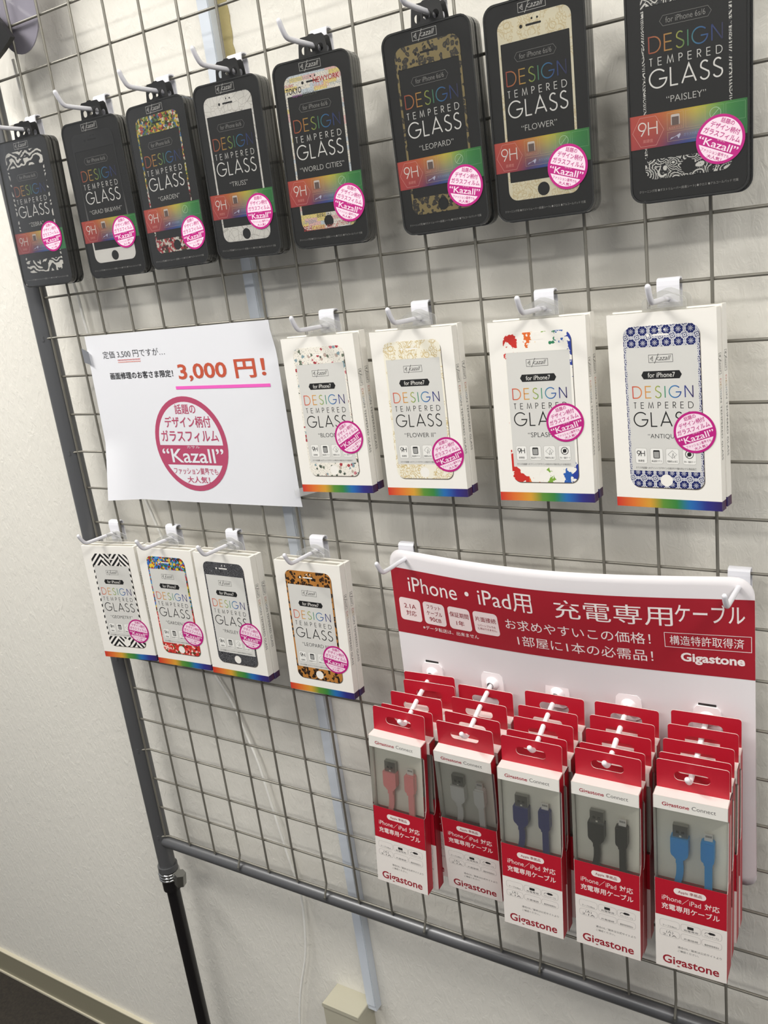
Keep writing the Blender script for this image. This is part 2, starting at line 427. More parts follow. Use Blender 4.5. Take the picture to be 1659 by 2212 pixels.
def pat(kind):
    b = NB('pattern_' + kind)
    if kind == 'zebra':
        f, _ = b.noise(.06, 1); g, _ = b.noise(.16, 1)
        t = b.m('SINE', b.m('ADD', b.m('MULTIPLY', b.z, .85), b.m('ADD', b.m('MULTIPLY', f, 26), b.m('MULTIPLY', g, 5))))
        return b.done(b.mix(b.m('GREATER_THAN', t, .12), '#1f1f1e', '#e9e6dd'))
    if kind == 'garden':
        _, c = b.vor(.42, v=b.warp(.5, 3)); f, _ = b.noise(.09, 1)
        t = b.m('ADD', b.m('MULTIPLY', b.red(c), .8), b.m('MULTIPLY', f, .35))
        bot = b.ramp(t, [(0, '#4a1d1c'), (.3, '#b23a3c'), (.48, '#e0dccf'), (.62, '#3b4a2c'), (.74, '#d4d0c4'), (.88, '#a3303a')])
        return b.done(b.mix(b.m('GREATER_THAN', b.z, -80), bot, b.ramp(t, [(0, '#2b3320'), (.25, '#5e7a35'), (.4, '#b9a83a'), (.52, '#d8d3bd'), (.62, '#b03a36'), (.72, '#3f6f9a'), (.8, '#d6b640'), (.9, '#2f4524')])))
    if kind == 'garden_bright':
        _, c = b.vor(.42, v=b.warp(.4, 3)); f, _ = b.noise(.05, 1)
        top = b.ramp(b.red(c), [(0, '#2f62b5'), (.25, '#4f9bd0'), (.42, '#23301d'), (.55, '#e3c03a'), (.72, '#b02d2a'), (.86, '#3f6a2e')])
        bot = b.ramp(b.red(c), [(0, '#c8302a'), (.45, '#e0534a'), (.6, '#6a1b18'), (.75, '#f2c9bd'), (.9, '#3c5a2b')])
        return b.done(b.mix(b.m('GREATER_THAN', b.z, -80), bot, top))
    if kind == 'truss':
        d, _ = b.vor(.12, 'DISTANCE_TO_EDGE'); d2, _ = b.vor(.09, 'DISTANCE_TO_EDGE', v=b.warp(.03, 20))
        t = b.m('MAXIMUM', b.m('LESS_THAN', d, .012), b.m('LESS_THAN', d2, .012))
        return b.done(b.mix(t, '#e9e6de', '#b3aea6'))
    if kind == 'world':
        _, c = b.vor(.16, v=b.v)
        r = b.m('FLOOR', b.m('MULTIPLY', b.z, .28)); n = b.nt.nodes.new('ShaderNodeTexWhiteNoise'); n.noise_dimensions = '2D'
        cb = b.nt.nodes.new('ShaderNodeCombineXYZ'); b._in(cb, 0, r); b._in(cb, 1, b.m('FLOOR', b.m('MULTIPLY', b.m('ADD', b.x, b.m('MULTIPLY', r, 3.7)), .07)))
        b.nt.links.new(cb.outputs[0], n.inputs['Vector'])
        base = b.ramp(n.outputs['Value'], [(0, '#f0ebdd'), (.35, '#f0dc8a'), (.5, '#eec4bd'), (.65, '#cfd8dc'), (.8, '#efe9d8')])
        f, _ = b.noise(.9, 3)
        return b.done(b.mix(b.m('MULTIPLY', b.m('GREATER_THAN', f, .56), .55), base, '#7f7a88'))
    if kind in ('leopard', 'leopard_orange'):
        v = b.warp(.22, 5); d, c = b.vor(.24, v=v); f, _ = b.noise(.45, 2)
        tan = '#8f7f52' if kind == 'leopard' else '#b57a38'; drk = '#34302a' if kind == 'leopard' else '#1d1613'; inn = '#5d5237' if kind == 'leopard' else '#5b3a1c'
        dd = b.m('ADD', d, b.m('MULTIPLY', f, .25))
        a = b.mix(b.m('LESS_THAN', dd, .60), tan, drk)
        return b.done(b.mix(b.m('LESS_THAN', dd, .34), a, inn))
    if kind in ('flower_cream', 'flower_line'):
        d, _ = b.vor(.12, v=b.warp(.15, 3)); f, _ = b.noise(.08, 1)
        e, _ = b.vor(.3, 'DISTANCE_TO_EDGE', v=b.warp(.2, 3))
        t = b.m('GREATER_THAN', b.m('SINE', b.m('MULTIPLY', d, 26)), .72)
        t = b.m('MAXIMUM', t, b.m('LESS_THAN', e, .045))
        base = '#e8e0c4' if kind == 'flower_cream' else '#ece7d6'
        return b.done(b.mix(b.m('MULTIPLY', t, b.m('MULTIPLY', b.m('GREATER_THAN', f, .44), .5 if kind == 'flower_cream' else .75)), base, '#c4a85e'))
    if kind in ('paisley', 'paisley_fine'):
        sc = .10 if kind == 'paisley' else .16
        d, c = b.vor(sc, v=b.warp(.06, 12)); f, _ = b.noise(1.2, 1); e, _ = b.vor(1.0 if kind == 'paisley' else 1.6)
        k = b.m('SINE', b.m('MULTIPLY', d, 44)); dots = b.m('LESS_THAN', e, .3)
        t = b.m('MAXIMUM', b.m('GREATER_THAN', k, .45), b.m('MULTIPLY', dots, b.m('LESS_THAN', k, -.35)))
        if kind == 'paisley': return b.done(b.mix(t, '#161616', '#dedcd4'))
        return b.done(b.mix(b.m('MULTIPLY', t, b.m('GREATER_THAN', f, .47)), '#1d1d20', '#8b8b8f'))
    if kind == 'bloom':
        v = b.warp(.5, 2); d, c = b.vor(.21, v=v); r = b.red(c); f, _ = b.noise(.9, 2)
        col = b.ramp(r, [(0, '#a8303c'), (.22, '#7f9aa3'), (.4, '#66705f'), (.55, '#c9727c'), (.68, '#4b5549'), (.82, '#b9a59a')])
        a = b.mix(b.m('LESS_THAN', b.m('ADD', d, b.m('MULTIPLY', f, .35)), .56), '#ece7dc', col)
        return b.done(b.mix(b.m('MULTIPLY', b.m('GREATER_THAN', f, .6), .7), a, '#8a8d80'))
    if kind == 'splash':
        f, _ = b.noise(.10, 4, b.warp(.3, 4)); e, _ = b.vor(.22, v=b.warp(.4, 3))
        col = b.ramp(b.m('DIVIDE', b.m('ADD', b.x, 30), 60), [(0, '#c63028'), (.25, '#dd6b2d'), (.42, '#dfae3c'), (.52, '#7fa83f'), (.68, '#2d7d57'), (.78, '#2a5cab'), (.92, '#2a3f97')])
        far = b.m('MULTIPLY', b.m('ABSOLUTE', b.m('ADD', b.z, 75)), .0045)
        edge = b.m('SUBTRACT', b.m('ADD', b.m('MULTIPLY', b.m('ABSOLUTE', b.x), .0050), far), .225)
        t = b.m('GREATER_THAN', b.m('ADD', f, edge), .66)
        t = b.m('MAXIMUM', t, b.m('MULTIPLY', b.m('LESS_THAN', e, .22), b.m('GREATER_THAN', b.m('ADD', f, edge), .58)))
        return b.done(b.mix(t, '#efece4', col))
    if kind == 'antique':
        P_ = 9.6
        def cell(v, o): return b.m('SUBTRACT', b.m('MODULO', b.m('ADD', v, 960 + o), P_), P_ / 2)
        u, w_ = cell(b.x, 0), cell(b.z, 0); u2, w2 = cell(b.x, P_ / 2), cell(b.z, P_ / 2)
        def rad(a, c): return b.m('SQRT', b.m('ADD', b.m('MULTIPLY', a, a), b.m('MULTIPLY', c, c)))
        r1 = rad(u, w_); th = b.m('ARCTAN2', w_, u); pet = b.m('COSINE', b.m('MULTIPLY', th, 8))
        r1b = b.m('ADD', r1, b.m('MULTIPLY', pet, .28))
        m1 = b.m('LESS_THAN', r1b, 3.75)                       # blue medallion
        star = b.m('MULTIPLY', b.m('LESS_THAN', r1, 2.6), b.m('GREATER_THAN', pet, b.m('SUBTRACT', b.m('MULTIPLY', r1, .5), .15)))
        ring = b.m('COMPARE', r1b, 4.55, .16)
        r2 = rad(u2, w2); th2 = b.m('ARCTAN2', w2, u2); pet2 = b.m('SINE', b.m('MULTIPLY', th2, 4))
        m2 = b.m('MULTIPLY', b.m('LESS_THAN', r2, 2.7), b.m('GREATER_THAN', b.m('SINE', b.m('ADD', b.m('MULTIPLY', r2, 4.6), b.m('MULTIPLY', pet2, 1.2))), .05))
        t = b.m('MAXIMUM', b.m('MAXIMUM', b.m('MULTIPLY', m1, b.m('SUBTRACT', 1, star)), ring), m2)
        return b.done(b.mix(t, '#e6e6e6', '#1b2560'))
    if kind == 'geometry':
        seg = b.m('MODULO', b.m('ADD', b.x, 330), 30); up = b.m('GREATER_THAN', seg, 16)
        s1 = b.m('SINE', b.m('MULTIPLY', b.m('ADD', b.x, b.z), .78)); s2 = b.m('SINE', b.m('MULTIPLY', b.m('SUBTRACT', b.x, b.z), .78))
        t = b.m('ADD', b.m('MULTIPLY', up, s1), b.m('MULTIPLY', b.m('SUBTRACT', 1, up), s2))
        return b.done(b.mix(b.m('GREATER_THAN', t, 0), '#1c1c1c', '#efece6'))
    if kind == 'grad':
        return b.done(b.ramp(b.m('DIVIDE', b.m('MULTIPLY', b.z, -1), 140), [(0, '#262625'), (.55, '#2b2b2a'), (.74, '#6f6e6b'), (.86, '#e9e6df'), (1, '#efece5')], False))

# ------------------------------------------------------------------ the room
def wall_mat():
    m = mat('wallpaper', '#e6e3da', .85)
    nt = m.node_tree; n = nt.nodes; l = nt.links; bs = n['Principled BSDF']
    tc = n.new('ShaderNodeTexCoord'); mp = n.new('ShaderNodeMapping'); mp.inputs['Rotation'].default_value = (0, .6, 0); mp.inputs['Scale'].default_value = (1, 1, .45)
    l.new(tc.outputs['Object'], mp.inputs[0])
    n1 = n.new('ShaderNodeTexNoise'); n1.inputs['Scale'].default_value = 120; n1.inputs['Detail'].default_value = 5; n1.inputs['Roughness'].default_value = .6
    n1.inputs['Distortion'].default_value = .8
    l.new(mp.outputs[0], n1.inputs[0])
    cr = n.new('ShaderNodeValToRGB'); cr.color_ramp.elements[0].position = .42; cr.color_ramp.elements[1].position = .68
    l.new(n1.outputs['Fac'], cr.inputs[0])
    bu = n.new('ShaderNodeBump'); bu.inputs['Strength'].default_value = .32; bu.inputs['Distance'].default_value = .0013
    l.new(cr.outputs[0], bu.inputs['Height']); l.new(bu.outputs[0], bs.inputs['Normal'])
    return m
YW = .045; FLZ = -1.646
b = MB(); b.box(-2.2, 2.6, YW, YW + .12, FLZ, .95, wall_mat()); tag(b.build('wall_back'), kind='structure')
def floor_mat():
    m = mat('dark_carpet', '#2a2520', .9)
    nt = m.node_tree; tc = nt.nodes.new('ShaderNodeTexCoord'); no = nt.nodes.new('ShaderNodeTexNoise'); no.inputs['Scale'].default_value = 180
    cr = nt.nodes.new('ShaderNodeValToRGB'); cr.color_ramp.elements[0].color = (*lin('#1c1917'), 1); cr.color_ramp.elements[1].color = (*lin('#3a342b'), 1)
    nt.links.new(tc.outputs['Object'], no.inputs[0]); nt.links.new(no.outputs['Fac'], cr.inputs[0]); nt.links.new(cr.outputs[0], nt.nodes['Principled BSDF'].inputs['Base Color'])
    bu = nt.nodes.new('ShaderNodeBump'); bu.inputs['Strength'].default_value = .4; bu.inputs['Distance'].default_value = .003
    nt.links.new(no.outputs['Fac'], bu.inputs['Height']); nt.links.new(bu.outputs[0], nt.nodes['Principled BSDF'].inputs['Normal'])
    return m
b = MB(); b.box(-2.2, 2.6, -3.4, YW + .12, FLZ - .1, FLZ, floor_mat()); tag(b.build('floor'), kind='structure')
b = MB(); b.box(-2.2, 2.6, -3.4, YW + .12, .95, 1.05, mat('ceiling_white', '#e6e4de', .9)); tag(b.build('ceiling'), kind='structure')
b = MB()
mb_ = mat('vinyl_skirting', '#8f8a76', .45); me_ = mat('skirting_lip', '#c9c3ae', .45)
b.box(-2.2, 2.6, YW - .006, YW, FLZ + .004, FLZ + .058, mb_); b.box(-2.2, 2.6, YW - .007, YW, FLZ + .058, FLZ + .0605, me_)
b.box(-2.2, 2.6, YW - .009, YW, FLZ, FLZ + .004, me_)
tag(b.build('baseboard_back'), kind='structure')

# cable duct on the wall (slightly out of plumb), outlet box, residue, cord
def lean(z): return .3115 + (z + .03) * (-.0096 / 1.25)
b = MB()
for x0, x1, y0, y1 in ((0, .0145, YW - .013, YW - .0003), ):
    zt, zb = .9495, -1.309
    v = []
    for z in (zb, zt):
        c = lean(z) - .0135
        v += [(c + x0, y0, z), (c + x1, y0, z), (c + x1, y1, z), (c + x0, y1, z)]
    b.add(v, [(0, 1, 5, 4), (1, 2, 6, 5), (2, 3, 7, 6), (3, 0, 4, 7), (3, 2, 1, 0), (4, 5, 6, 7)], M_DUCT)
o = b.build('cable_duct'); tag(o, 'slim pale blue-white cable duct running down the wall behind the wire grid', 'cable duct')
b = MB()
v = []
for z in (-1.300, .9495):
    c = lean(z) - .0135; v += [(c + .0006, YW - .0145, z), (c + .0139, YW - .0145, z), (c + .0139, YW - .0128, z), (c + .0006, YW - .0128, z)]
b.add(v, [(0, 1, 5, 4), (1, 2, 6, 5), (2, 3, 7, 6), (3, 0, 4, 7), (3, 2, 1, 0), (4, 5, 6, 7)], M_DUCT)
b.build('duct_cover', o)
b = MB()
pts = [(.3165, .03), (.3285, .03)]
N = 26; random.seed(3)
L = [(.3132 + .0105 * 0, .06 - i * .0063) for i in range(N)]
Rr = [(.3265 + random.uniform(-.0012, .0012), .06 - i * .0063) for i in range(N)]
b.prism([[p for p in L] + Rr[::-1]], YW - .0008, YW - .0001, M_GOLD)
tag(b.build('residue_strip'), 'tan strip of old glue residue on the wall beside the duct, near the top', 'residue')
b = MB()
b.prism([rrect(.2472, .3075, -1.46, -1.3075, .003)], .0075, YW - .0002, M_CREAM); ob = b.build('outlet_box')
b = MB(); b.prism([rrect(.2462, .3085, -1.3085, -1.302, .002)], .0062, YW - .0002, M_CREAM); b.build('box_lid', ob)
tag(ob, 'cream plastic outlet box on the wall at the lower end of the cable duct', 'outlet box')
def smooth_path(pts, n=8):
    P = [Vector(p) for p in pts]; P = [P[0]] + P + [P[-1]]; o = []
    for i in range(1, len(P) - 2):
        for k in range(n):
            t = k / n; a, b_, c, d = P[i-1], P[i], P[i+1], P[i+2]
            o.append(.5 * ((2*b_) + (c - a)*t + (2*a - 5*b_ + 4*c - d)*t*t + (3*b_ - a - 3*c + d)*t**3))
    o.append(P[-2]); return o
b = MB(); yc = .036
b.tube(smooth_path([(-.004, yc, -.02), (.004, yc, -.16), (.016, yc, -.27), (.0205, yc, -.30), (.024, yc, -.347), (.040, yc, -.45), (.058, yc, -.54), (.073, yc, -.589), (.088, yc, -.64),
    (.102, yc, -.713), (.121, yc, -.79), (.1335, yc, -.8192), (.1525, yc, -.8528), (.170, yc, -.905), (.182, yc, -.9473), (.192, yc, -1.01), (.204, yc, -1.0835), (.213, yc, -1.13), (.2155, yc, -1.1617),
    (.211, yc, -1.215), (.2025, yc, -1.2632), (.188, yc, -1.31), (.1765, yc, -1.3511), (.165, yc, -1.41), (.158, yc, -1.5), (.150, yc, -1.643)]), .0019, M_CORD)
tag(b.build('white_cord'), 'thin white cord hanging down the wall behind the wire grid', 'cord')

# ------------------------------------------------------------------ wire grid panel
GZ = .0494113518
g = empty('wire_grid_panel', (0, 0, FLZ + .55)); gz0 = FLZ + .55
tag(g, 'grey wire mesh display grid panel with round tube frame hung with merchandise', 'display grid')
NV, J0, J1 = 20, -8, 22
def child(mb, name, par, off): 
    # meshes are written in room coordinates; shift under the parent
    mb.v = [(x - off[0], y - off[1], z - off[2]) for x, y, z in mb.v]; return mb.build(name, par)
GO = (0, 0, gz0)
for i in range(0, NV + 1):
    b = MB(); x = .05 * i
    zb = -GZ * J1 - (.008 if i % 3 == 0 and i else .001)
    pts = [(x, -.0015, -GZ * J0), (x, -.0015, -GZ * J1 + .012), (x, -.0015 if not (i % 3 == 0 and i) else -.0105, zb)]
    if i % 3 == 0 and i: pts = [(x, -.0015, -GZ * J0), (x, -.0015, -GZ * J1 + .012), (x, -.0060, -GZ * J1 + .002), (x, -.0090, -GZ * J1 - .0045)]
    b.tube(pts, .00145, M_WIRE, 8)
    child(b, 'vertical_wire', g, GO)
for j in range(J0, J1 + 1):
    b = MB(); z = -GZ * j + (.0014 if j in (12,) else 0)
    x0 = -.0015 if (j - 1) % 3 else -.008
    pts = [(x0, .0014 if (j - 1) % 3 else -.006, z), (.006, .0014, z), (.05 * NV, .0014, z)]
    b.tube(pts, .00145, M_WIRE, 8)
    child(b, 'horizontal_wire', g, GO)
b = MB(); b.tube([(-.0145, .002, -GZ * J0), (-.0145, .002, -1.146)], .0127, M_TUBE, 28); child(b, 'side_tube', g, GO)
b = MB(); b.tube([(-.006, .0015, -1.0985), (1.02, .0015, -1.0985)], .0090, M_TUBE, 24); child(b, 'bottom_tube', g, GO)
b = MB()
for j in range(J0, J1 + 1):
    if (j - 1) % 3 == 0:
        b.tube([(-.0085, -.0078, -GZ * j - .003), (-.0085, -.0078, -GZ * j + .003)], .0022, M_TUBE, 8)
for i in range(3, NV, 3): b.tube([(.05 * i, -.0094, -GZ * J1 - .0072), (.05 * i, -.0086, -GZ * J1 - .004)], .0021, M_STEEL, 8)
child(b, 'weld_bead', g, GO)
lg = empty('stand_leg', (-.0145, .002, FLZ)); tag(lg, 'black round leg pole below the grid frame, standing on the floor', 'leg pole')
b = MB(); b.tube([(-.0145, .002, -1.1465), (-.0145, .002, FLZ + .012)], .0102, M_LEG, 26); child(b, 'pole', lg, (-.0145, .002, FLZ))
b = MB(); b.tube([(-.0145, .002, FLZ + .014), (-.0145, .002, FLZ)], .0125, M_BLACKP, 26); child(b, 'foot_cap', lg, (-.0145, .002, FLZ))
cl = empty('pole_clamp', (-.0145, .002, -1.165)); CO = (-.0145, .002, -1.165)
tag(cl, 'chrome ringed clamp with a hex bolt joining the grid frame to the black leg', 'clamp')
b = MB(); b.tube([(-.0145, .002, -1.143), (-.0145, .002, -1.152)], .0150, M_TUBE, 28); b.tube([(-.0145, .002, -1.168), (-.0145, .002, -1.186)], .0138, M_LEG, 28); child(b, 'sleeve', cl, CO)
for z in (-1.155, -1.160, -1.165):
    b = MB(); ring = [(-.0145 + .0143 * math.cos(a * .2618), .002 + .0143 * math.sin(a * .2618), z) for a in range(25)]
    b.tube(ring, .0021, M_CHROME, 10, caps=False); child(b, 'ring', cl, CO)
b = MB(); b.tube([(-.002, -.001, -1.158), (.012, -.003, -1.160)], .0035, M_STEEL, 10); child(b, 'bolt_shank', cl, CO)
b = MB(); b.tube([(.0175, -.004, -1.146), (.0135, -.004, -1.166)], .0088, M_STEEL, 6)
b.smooth = [False] * len(b.smooth); child(b, 'hex_nut', cl, CO)

# ------------------------------------------------------------------ hooks
def make_hook():
    t = empty('display_hook', (0, 0, 0))
    b = MB(); w_ = .009
    prof = [(-.0035, -.026), (-.0042, -.002), (-.0038, .0018), (-.0022, .0036), (.0014, .0042), (.0045, .0036), (.0060, .0016), (.0062, -.024)]
    th = .0013
    for (a, c), (d, e) in zip(prof, prof[1:]):
        nx, nz = -(e - c), d - a; k = math.hypot(nx, nz); nx, nz = nx / k * th, nz / k * th
        v = [(x, y, z) for x in (-w_, w_) for y, z in ((a, c), (d, e), (d - nx, e - nz), (a - nx, c - nz))]
        b.add(v, [(0, 1, 2, 3), (7, 6, 5, 4), (0, 4, 5, 1), (1, 5, 6, 2), (2, 6, 7, 3), (3, 7, 4, 0)], M_HOOK)
    b.build('clip', t)
    b = MB(); b.tube(smooth_path([(0, -.0035, -.0118), (0, -.020, -.0112), (0, -.044, -.0105), (0, -.0525, -.0092), (0, -.0575, -.0035), (0, -.0605, .0025)], 4), .0023, M_HOOK, 12, round_end=True)
    b.build('arm', t)
    return t
hook0 = make_hook(); used = [False]
def hook(x, z, label, group):
    h = hook0 if not used[0] else copy_thing(hook0); used[0] = True
    h.location = (x, 0, z); tag(h, label, 'hook', group)

# ------------------------------------------------------------------ round labels (shared meshes)
def label_mesh():
    b = MB(); th = .00012
    b.prism([circ(0, 0, .0168, 48)], 0, th, M_PRINT, col=lin('#b9177c'))
    pr = Print(b, M_PRINT, lambda x, l, z: (x / 1000, -.00003 * l, z / 1000))
    badge(pr, 0, 0, 16.8, 0, bg='#f3dbe8', lift=1)
    o = b.build('round_label'); return o
LABEL0 = label_mesh()
def put_label(par, x, z, ang, y=-.0003):
    o = LABEL0.copy(); COL.objects.link(o); o.parent = par
    o.location = (x / 1000, y, z / 1000); o.rotation_euler = (0, -math.radians(ang), 0)
    o['label'] = 'round magenta and pink sticker'
    return o

def phone_frame(par, kind, s, dz, y, sx=30, top=-10.3, bot=-139, extra=None):
    b = MB(); m_ = pat(kind)
    loops = [rrect(-sx, sx, bot + dz, top + dz, 7.5), rrect(-sx + 1.9, sx - 1.9, -125.4 + dz, -26.5 + dz, .3, 1), circ(0, -132.9 + dz, 5.0),
             rrect(-6.2, 6.3, -18.3 + dz, -16.8 + dz, .7, 3), circ(-10, -17.6 + dz, 1.3, 12), circ(-1, -13.8 + dz, .8, 10), circ(3.4, -13.9 + dz, .8, 10)]
    loops = [[(a * s / 1000, c * s / 1000) for a, c in l] for l in loops]
    b.prism(loops, y - .00012, y, m_)
    if extra:
        pr = Print(b, M_PRINT, lambda x, l, z: (x * s / 1000, y - .00012 - .00003 * l, z * s / 1000)); extra(pr)
    return b.build('printed_glass_frame', par)

def cities(pr):
    W = [('TOKYO', -28.5, -12, -26.5, -21.5, '#1b1b1b', .02), ('NEWYORK', 1, 28, -21.5, -17, '#b8413d', .02), ('PARIS', 2, 17, -25.8, -22.2, '#e2a79d', .0),
         ('BERLIN', -11, 3, -30, -27, '#4a4a40', .0), ('DUBAI', -29, -20, -20.5, -18.2, '#c2685e', .02), ('BEIJING', -22, -12, -29.6, -27.2, '#8d4a86', .02),
         ('AMSTERDAM', -26, -3, -16.8, -14.3, '#9aa5a0', .0), ('MILAN', 18, 28, -25.6, -23.2, '#9fb0b5', 0),
         ('DELHI', -28, -19, -141, -136.5, '#b8413d', .02), ('CASABLANCA', -18, 9, -141, -137.4, '#c9645c', .0), ('BERLIN', -12, 3, -130.5, -127.6, '#33332e', 0),
         ('ATHENS', 8, 20, -139.5, -135.6, '#b8413d', .0), ('ROMA', 20, 28, -139.5, -136, '#6f6f6a', 0), ('LONDON', -28, -14, -134.6, -131.8, '#7fa0ad', .0)]
    for t, a, c, z0, z1, col, bo in W: pr.text(t, a, c, z0, z1, col, 1, bold=bo)

# ------------------------------------------------------------------ black packages (top row)
BS = .0845 / .081
def black_print(name):
    b = MB(); pr = Print(b, M_PRINT, lambda x, l, z: (x * BS / 1000, .0007 - .00003 * l, z * BS / 1000))
    logo(pr, -11.5, 10.5, -9.6, -3.4, '#d8d6d0')
    pr.line([(-17, -38.9), (-14.8, -35.7), (14.6, -35.7), (16.8, -38.9), (14.6, -42.1), (-14.8, -42.1)], .22, '#8f8d88', 6, closed=True)
    pr.text('for iPhone 6s/6', -13, 13, -40.6, -36.9, '#8f8d88', 6)
    stroke_word(pr, 'DESIGN', -24.6, 23.6, -57.6, -47.6, lambda x, z: ramp((x + 25) / 50, [(0, '#a84a38'), (.22, '#c08440'), (.38, '#a7a847'), (.5, '#4f8a4b'), (.64, '#2f74a0'), (.8, '#2c4684'), (1, '#2b2746')]), .85, 6)
    stroke_word(pr, 'TEMPERED', -24.6, 23.4, -66.0, -61.2, '#e4e2dc', .5, 6)
    stroke_word(pr, 'GLASS', -24.8, 23.4, -80.3, -68.7, '#f2f0ea', 1.0, 6)
    pr.ctext('“' + name + '”', -.5, -91, 4.3, '#c9c7c1', 6, bold=-.006)
    nx, nz = 14, 5; x0, x1, z0, z1 = -40.4, 40.4, -119, -96.5
    def band(x, z):
        u = (x - x0) / (x1 - x0); v = (z - z0) / (z1 - z0)
        top = ramp(u, [(0, '#c24a42'), (.25, '#cb6038'), (.45, '#d49c3c'), (.6, '#d6cc3e'), (.75, '#6faa42'), (.88, '#338a3f'), (1, '#2f7a3a')])
        bot = ramp(u, [(0, '#bb4540'), (.25, '#a03b48'), (.36, '#46356f'), (.52, '#24489a'), (.68, '#2b74a8'), (.85, '#37865a'), (1, '#2f7a3a')])
        return tuple(bot[i] + (top[i] - bot[i]) * v for i in range(3))
    pr.rect(x0, x1, z0, z1, band, 10, nx, nz)
    pr.line([(-37.8, -107.8), (-32.4, -98.2), (-21.4, -98.2), (-16, -107.8), (-21.4, -117.4), (-32.4, -117.4)], .25, '#e0a59a', 12, closed=True)
    stroke_word(pr, '9H', -33.5, -20.6, -110.3, -101.6, '#f2ede6', .75, 12)
    pr.text('高硬度', -30.6, -23.6, -115.2, -112.8, '#e0938a', 12)
    for a, c, z0_, z1_ in ((-13.5, -2.5, -109, -98), (-1, 12, -109, -98), (13.3, 24, -109, -98), (25.5, 38, -109, -98), (-13.5, 12, -116.5, -110.5)):
        pr.line([(a, z0_), (c, z0_), (c, z1_), (a, z1_)], .14, '#d9b98f' if a < 12 else '#8fc08a', 12, closed=True)
    pr.poly([rrect(-11, -5, -106.3, -99.2, .8, 2)], '#d8cfc8', 12); pr.rect(-10.4, -5.6, -106.3, -100.8, '#6f5c55', 13)
    pr.poly([[(-12, -115.5), (-5, -112), (-4.6, -113), (-6, -115.5), (-7, -113.6), (-11, -114.2)]], '#c9c9dd', 12)
    pr.text('高品質ガラス', -12.6, -3.3, -108.6, -107.2, '#dca08d', 12); pr.text('ガラス内面層', -2.5, 8, -114.4, -112.4, '#8fa0c8', 12)
    pr.line(circ(18.6, -102.8, 3.6, 18), .4, '#b6d9ae', 12, closed=True); pr.line([(16.2, -105.2), (21, -100.4)], .4, '#b6d9ae', 12)
    pr.text('クリーニング用 ●ダストリムーバー(粘着シート) ●クロス ●アルコールパッド 付属', -34.4, 33.2, -149.4, -147.2, '#a5a39e', 6)
    return b
def make_black():
    t = empty('screen_glass_package', (0, 0, 0)); w_, h = .04225, .1628
    b = MB(); b.prism([rrect(-w_ + .0016, w_ - .0016, -h + .0016, -.0016, .0088)], .0008, .0070, M_BLACKC); b.build('card', t)
    b = MB(); b.prism([rrect(-w_, w_, -h, 0, .010)], -.0003, .0001, M_LID, M_RIM); b.build('clear_lid', t)
    b = MB()
    for y0, y1 in ((-.0001, .0036), (.0042, .0078)):
        b.prism([rrect(-w_, w_, -h, 0, .010), rrect(-w_ + .0013, w_ - .0013, -h + .0013, -.0013, .0090)[::-1]], y0, y1, M_RIM)
    b.build('case_rim', t)
    b = MB()
    out = [(-.0155, -.02), (.0155, -.02), (.0155, .002), (.0145, .010), (.0135, .0155)] + [(.0115, .0178), (.004, .0178), (.002, .0190), (-.002, .0190), (-.004, .0178), (-.0115, .0178)] + [(-.0135, .0155), (-.0145, .010), (-.0155, .002)]
    b.prism([out, circ(0, .0080, .0036, 16), rrect(-.0118, -.0058, .0035, .0100, .0026, 4), rrect(.0058, .0118, .0035, .0100, .0026, 4)], .0072, .0080, M_BLACKP)
    b.build('hang_tab', t)
    return t
BLACK = {  # pose of the front lid: x y z yaw pitch roll ; name, pattern, sticker, words for the label
 'zebra': ((.0520, -.0212, -.1199, .052, -.0177, .0132), 'ZEBRA', 'zebra', (20, -104.2, 5), 'black and white zebra-stripe', 2),
 'grad': ((.1697, -.0200, -.1200, .0600, .0053, .0029), 'GRAD BK&WH', 'grad', (19.4, -112.9, 4), 'black-to-white gradient', 1),
 'garden': ((.2657, -.0209, -.1196, -.0134, -.023, -.0069), 'GARDEN', 'garden', (24.8, -125.7, 6), 'multicolour garden flower', 2),
 'truss': ((.3633, -.0204, -.1194, -.0187, .010, .0237), 'TRUSS', 'truss', (20.1, -116.1, -1), 'white truss-line', 2),
 'world': ((.4639, -.0234, -.1196, .032, -.0068, .0127), 'WORLD CITIES', 'world', (23.7, -121.6, -21), 'city-name lettering', 2),
 'leopard': ((.5817, -.0225, -.1202, -.0053, .010, -.0087), 'LEOPARD', 'leopard', (21.8, -123.7, -14), 'dull leopard-spot', 2),
 'flower': ((.6770, -.0215, -.1210, -.0400, .010, .0099), 'FLOWER', 'flower_cream', (20.7, -121.4, -18), 'cream flower', 2),
 'paisley': ((.7908, -.0229, -.1210, .0657, .010, .008), 'PAISLEY', 'paisley', (21.8, -120.3, -24), 'black and white paisley', 2),
}
tmpl = template(make_black())
for k, (p, nm, pt, st, words, n) in BLACK.items():
    p = (p[0], -.0222 - abs(p[3]) * .040 - max(0, p[4]) * .163, p[2], *p[3:])
    t = instance(tmpl); t.rotation_mode = 'XYZ'; pose(t, p)
    black_print(nm).build('printed_front', t)
    phone_frame(t, pt, BS, -1.6, .0006, 29.6, extra=cities if pt == 'world' else None)
    put_label(t, st[0] * BS, st[1] * BS, st[2])
    tag(t, 'front black top-row package with a %s frame printed behind its clear lid' % words, 'package', 'front black packages in the top row')
    # the one hanging behind it
    r = instance(tmpl); r.rotation_mode = 'XYZ'
    pose(r, (p[0] + random.uniform(-.001, .001), p[1] + .0085, p[2] - .0006, p[3], p[4], p[5] + random.uniform(-.006, .006)))
    tag(r, 'black package behind the one with the %s frame, only its edge showing' % words, 'package', 'rear black packages in the top row')
    hook(p[0], -GZ * 2 + .0004, 'white hook holding the black %s packages' % words, 'hooks holding the black packages')

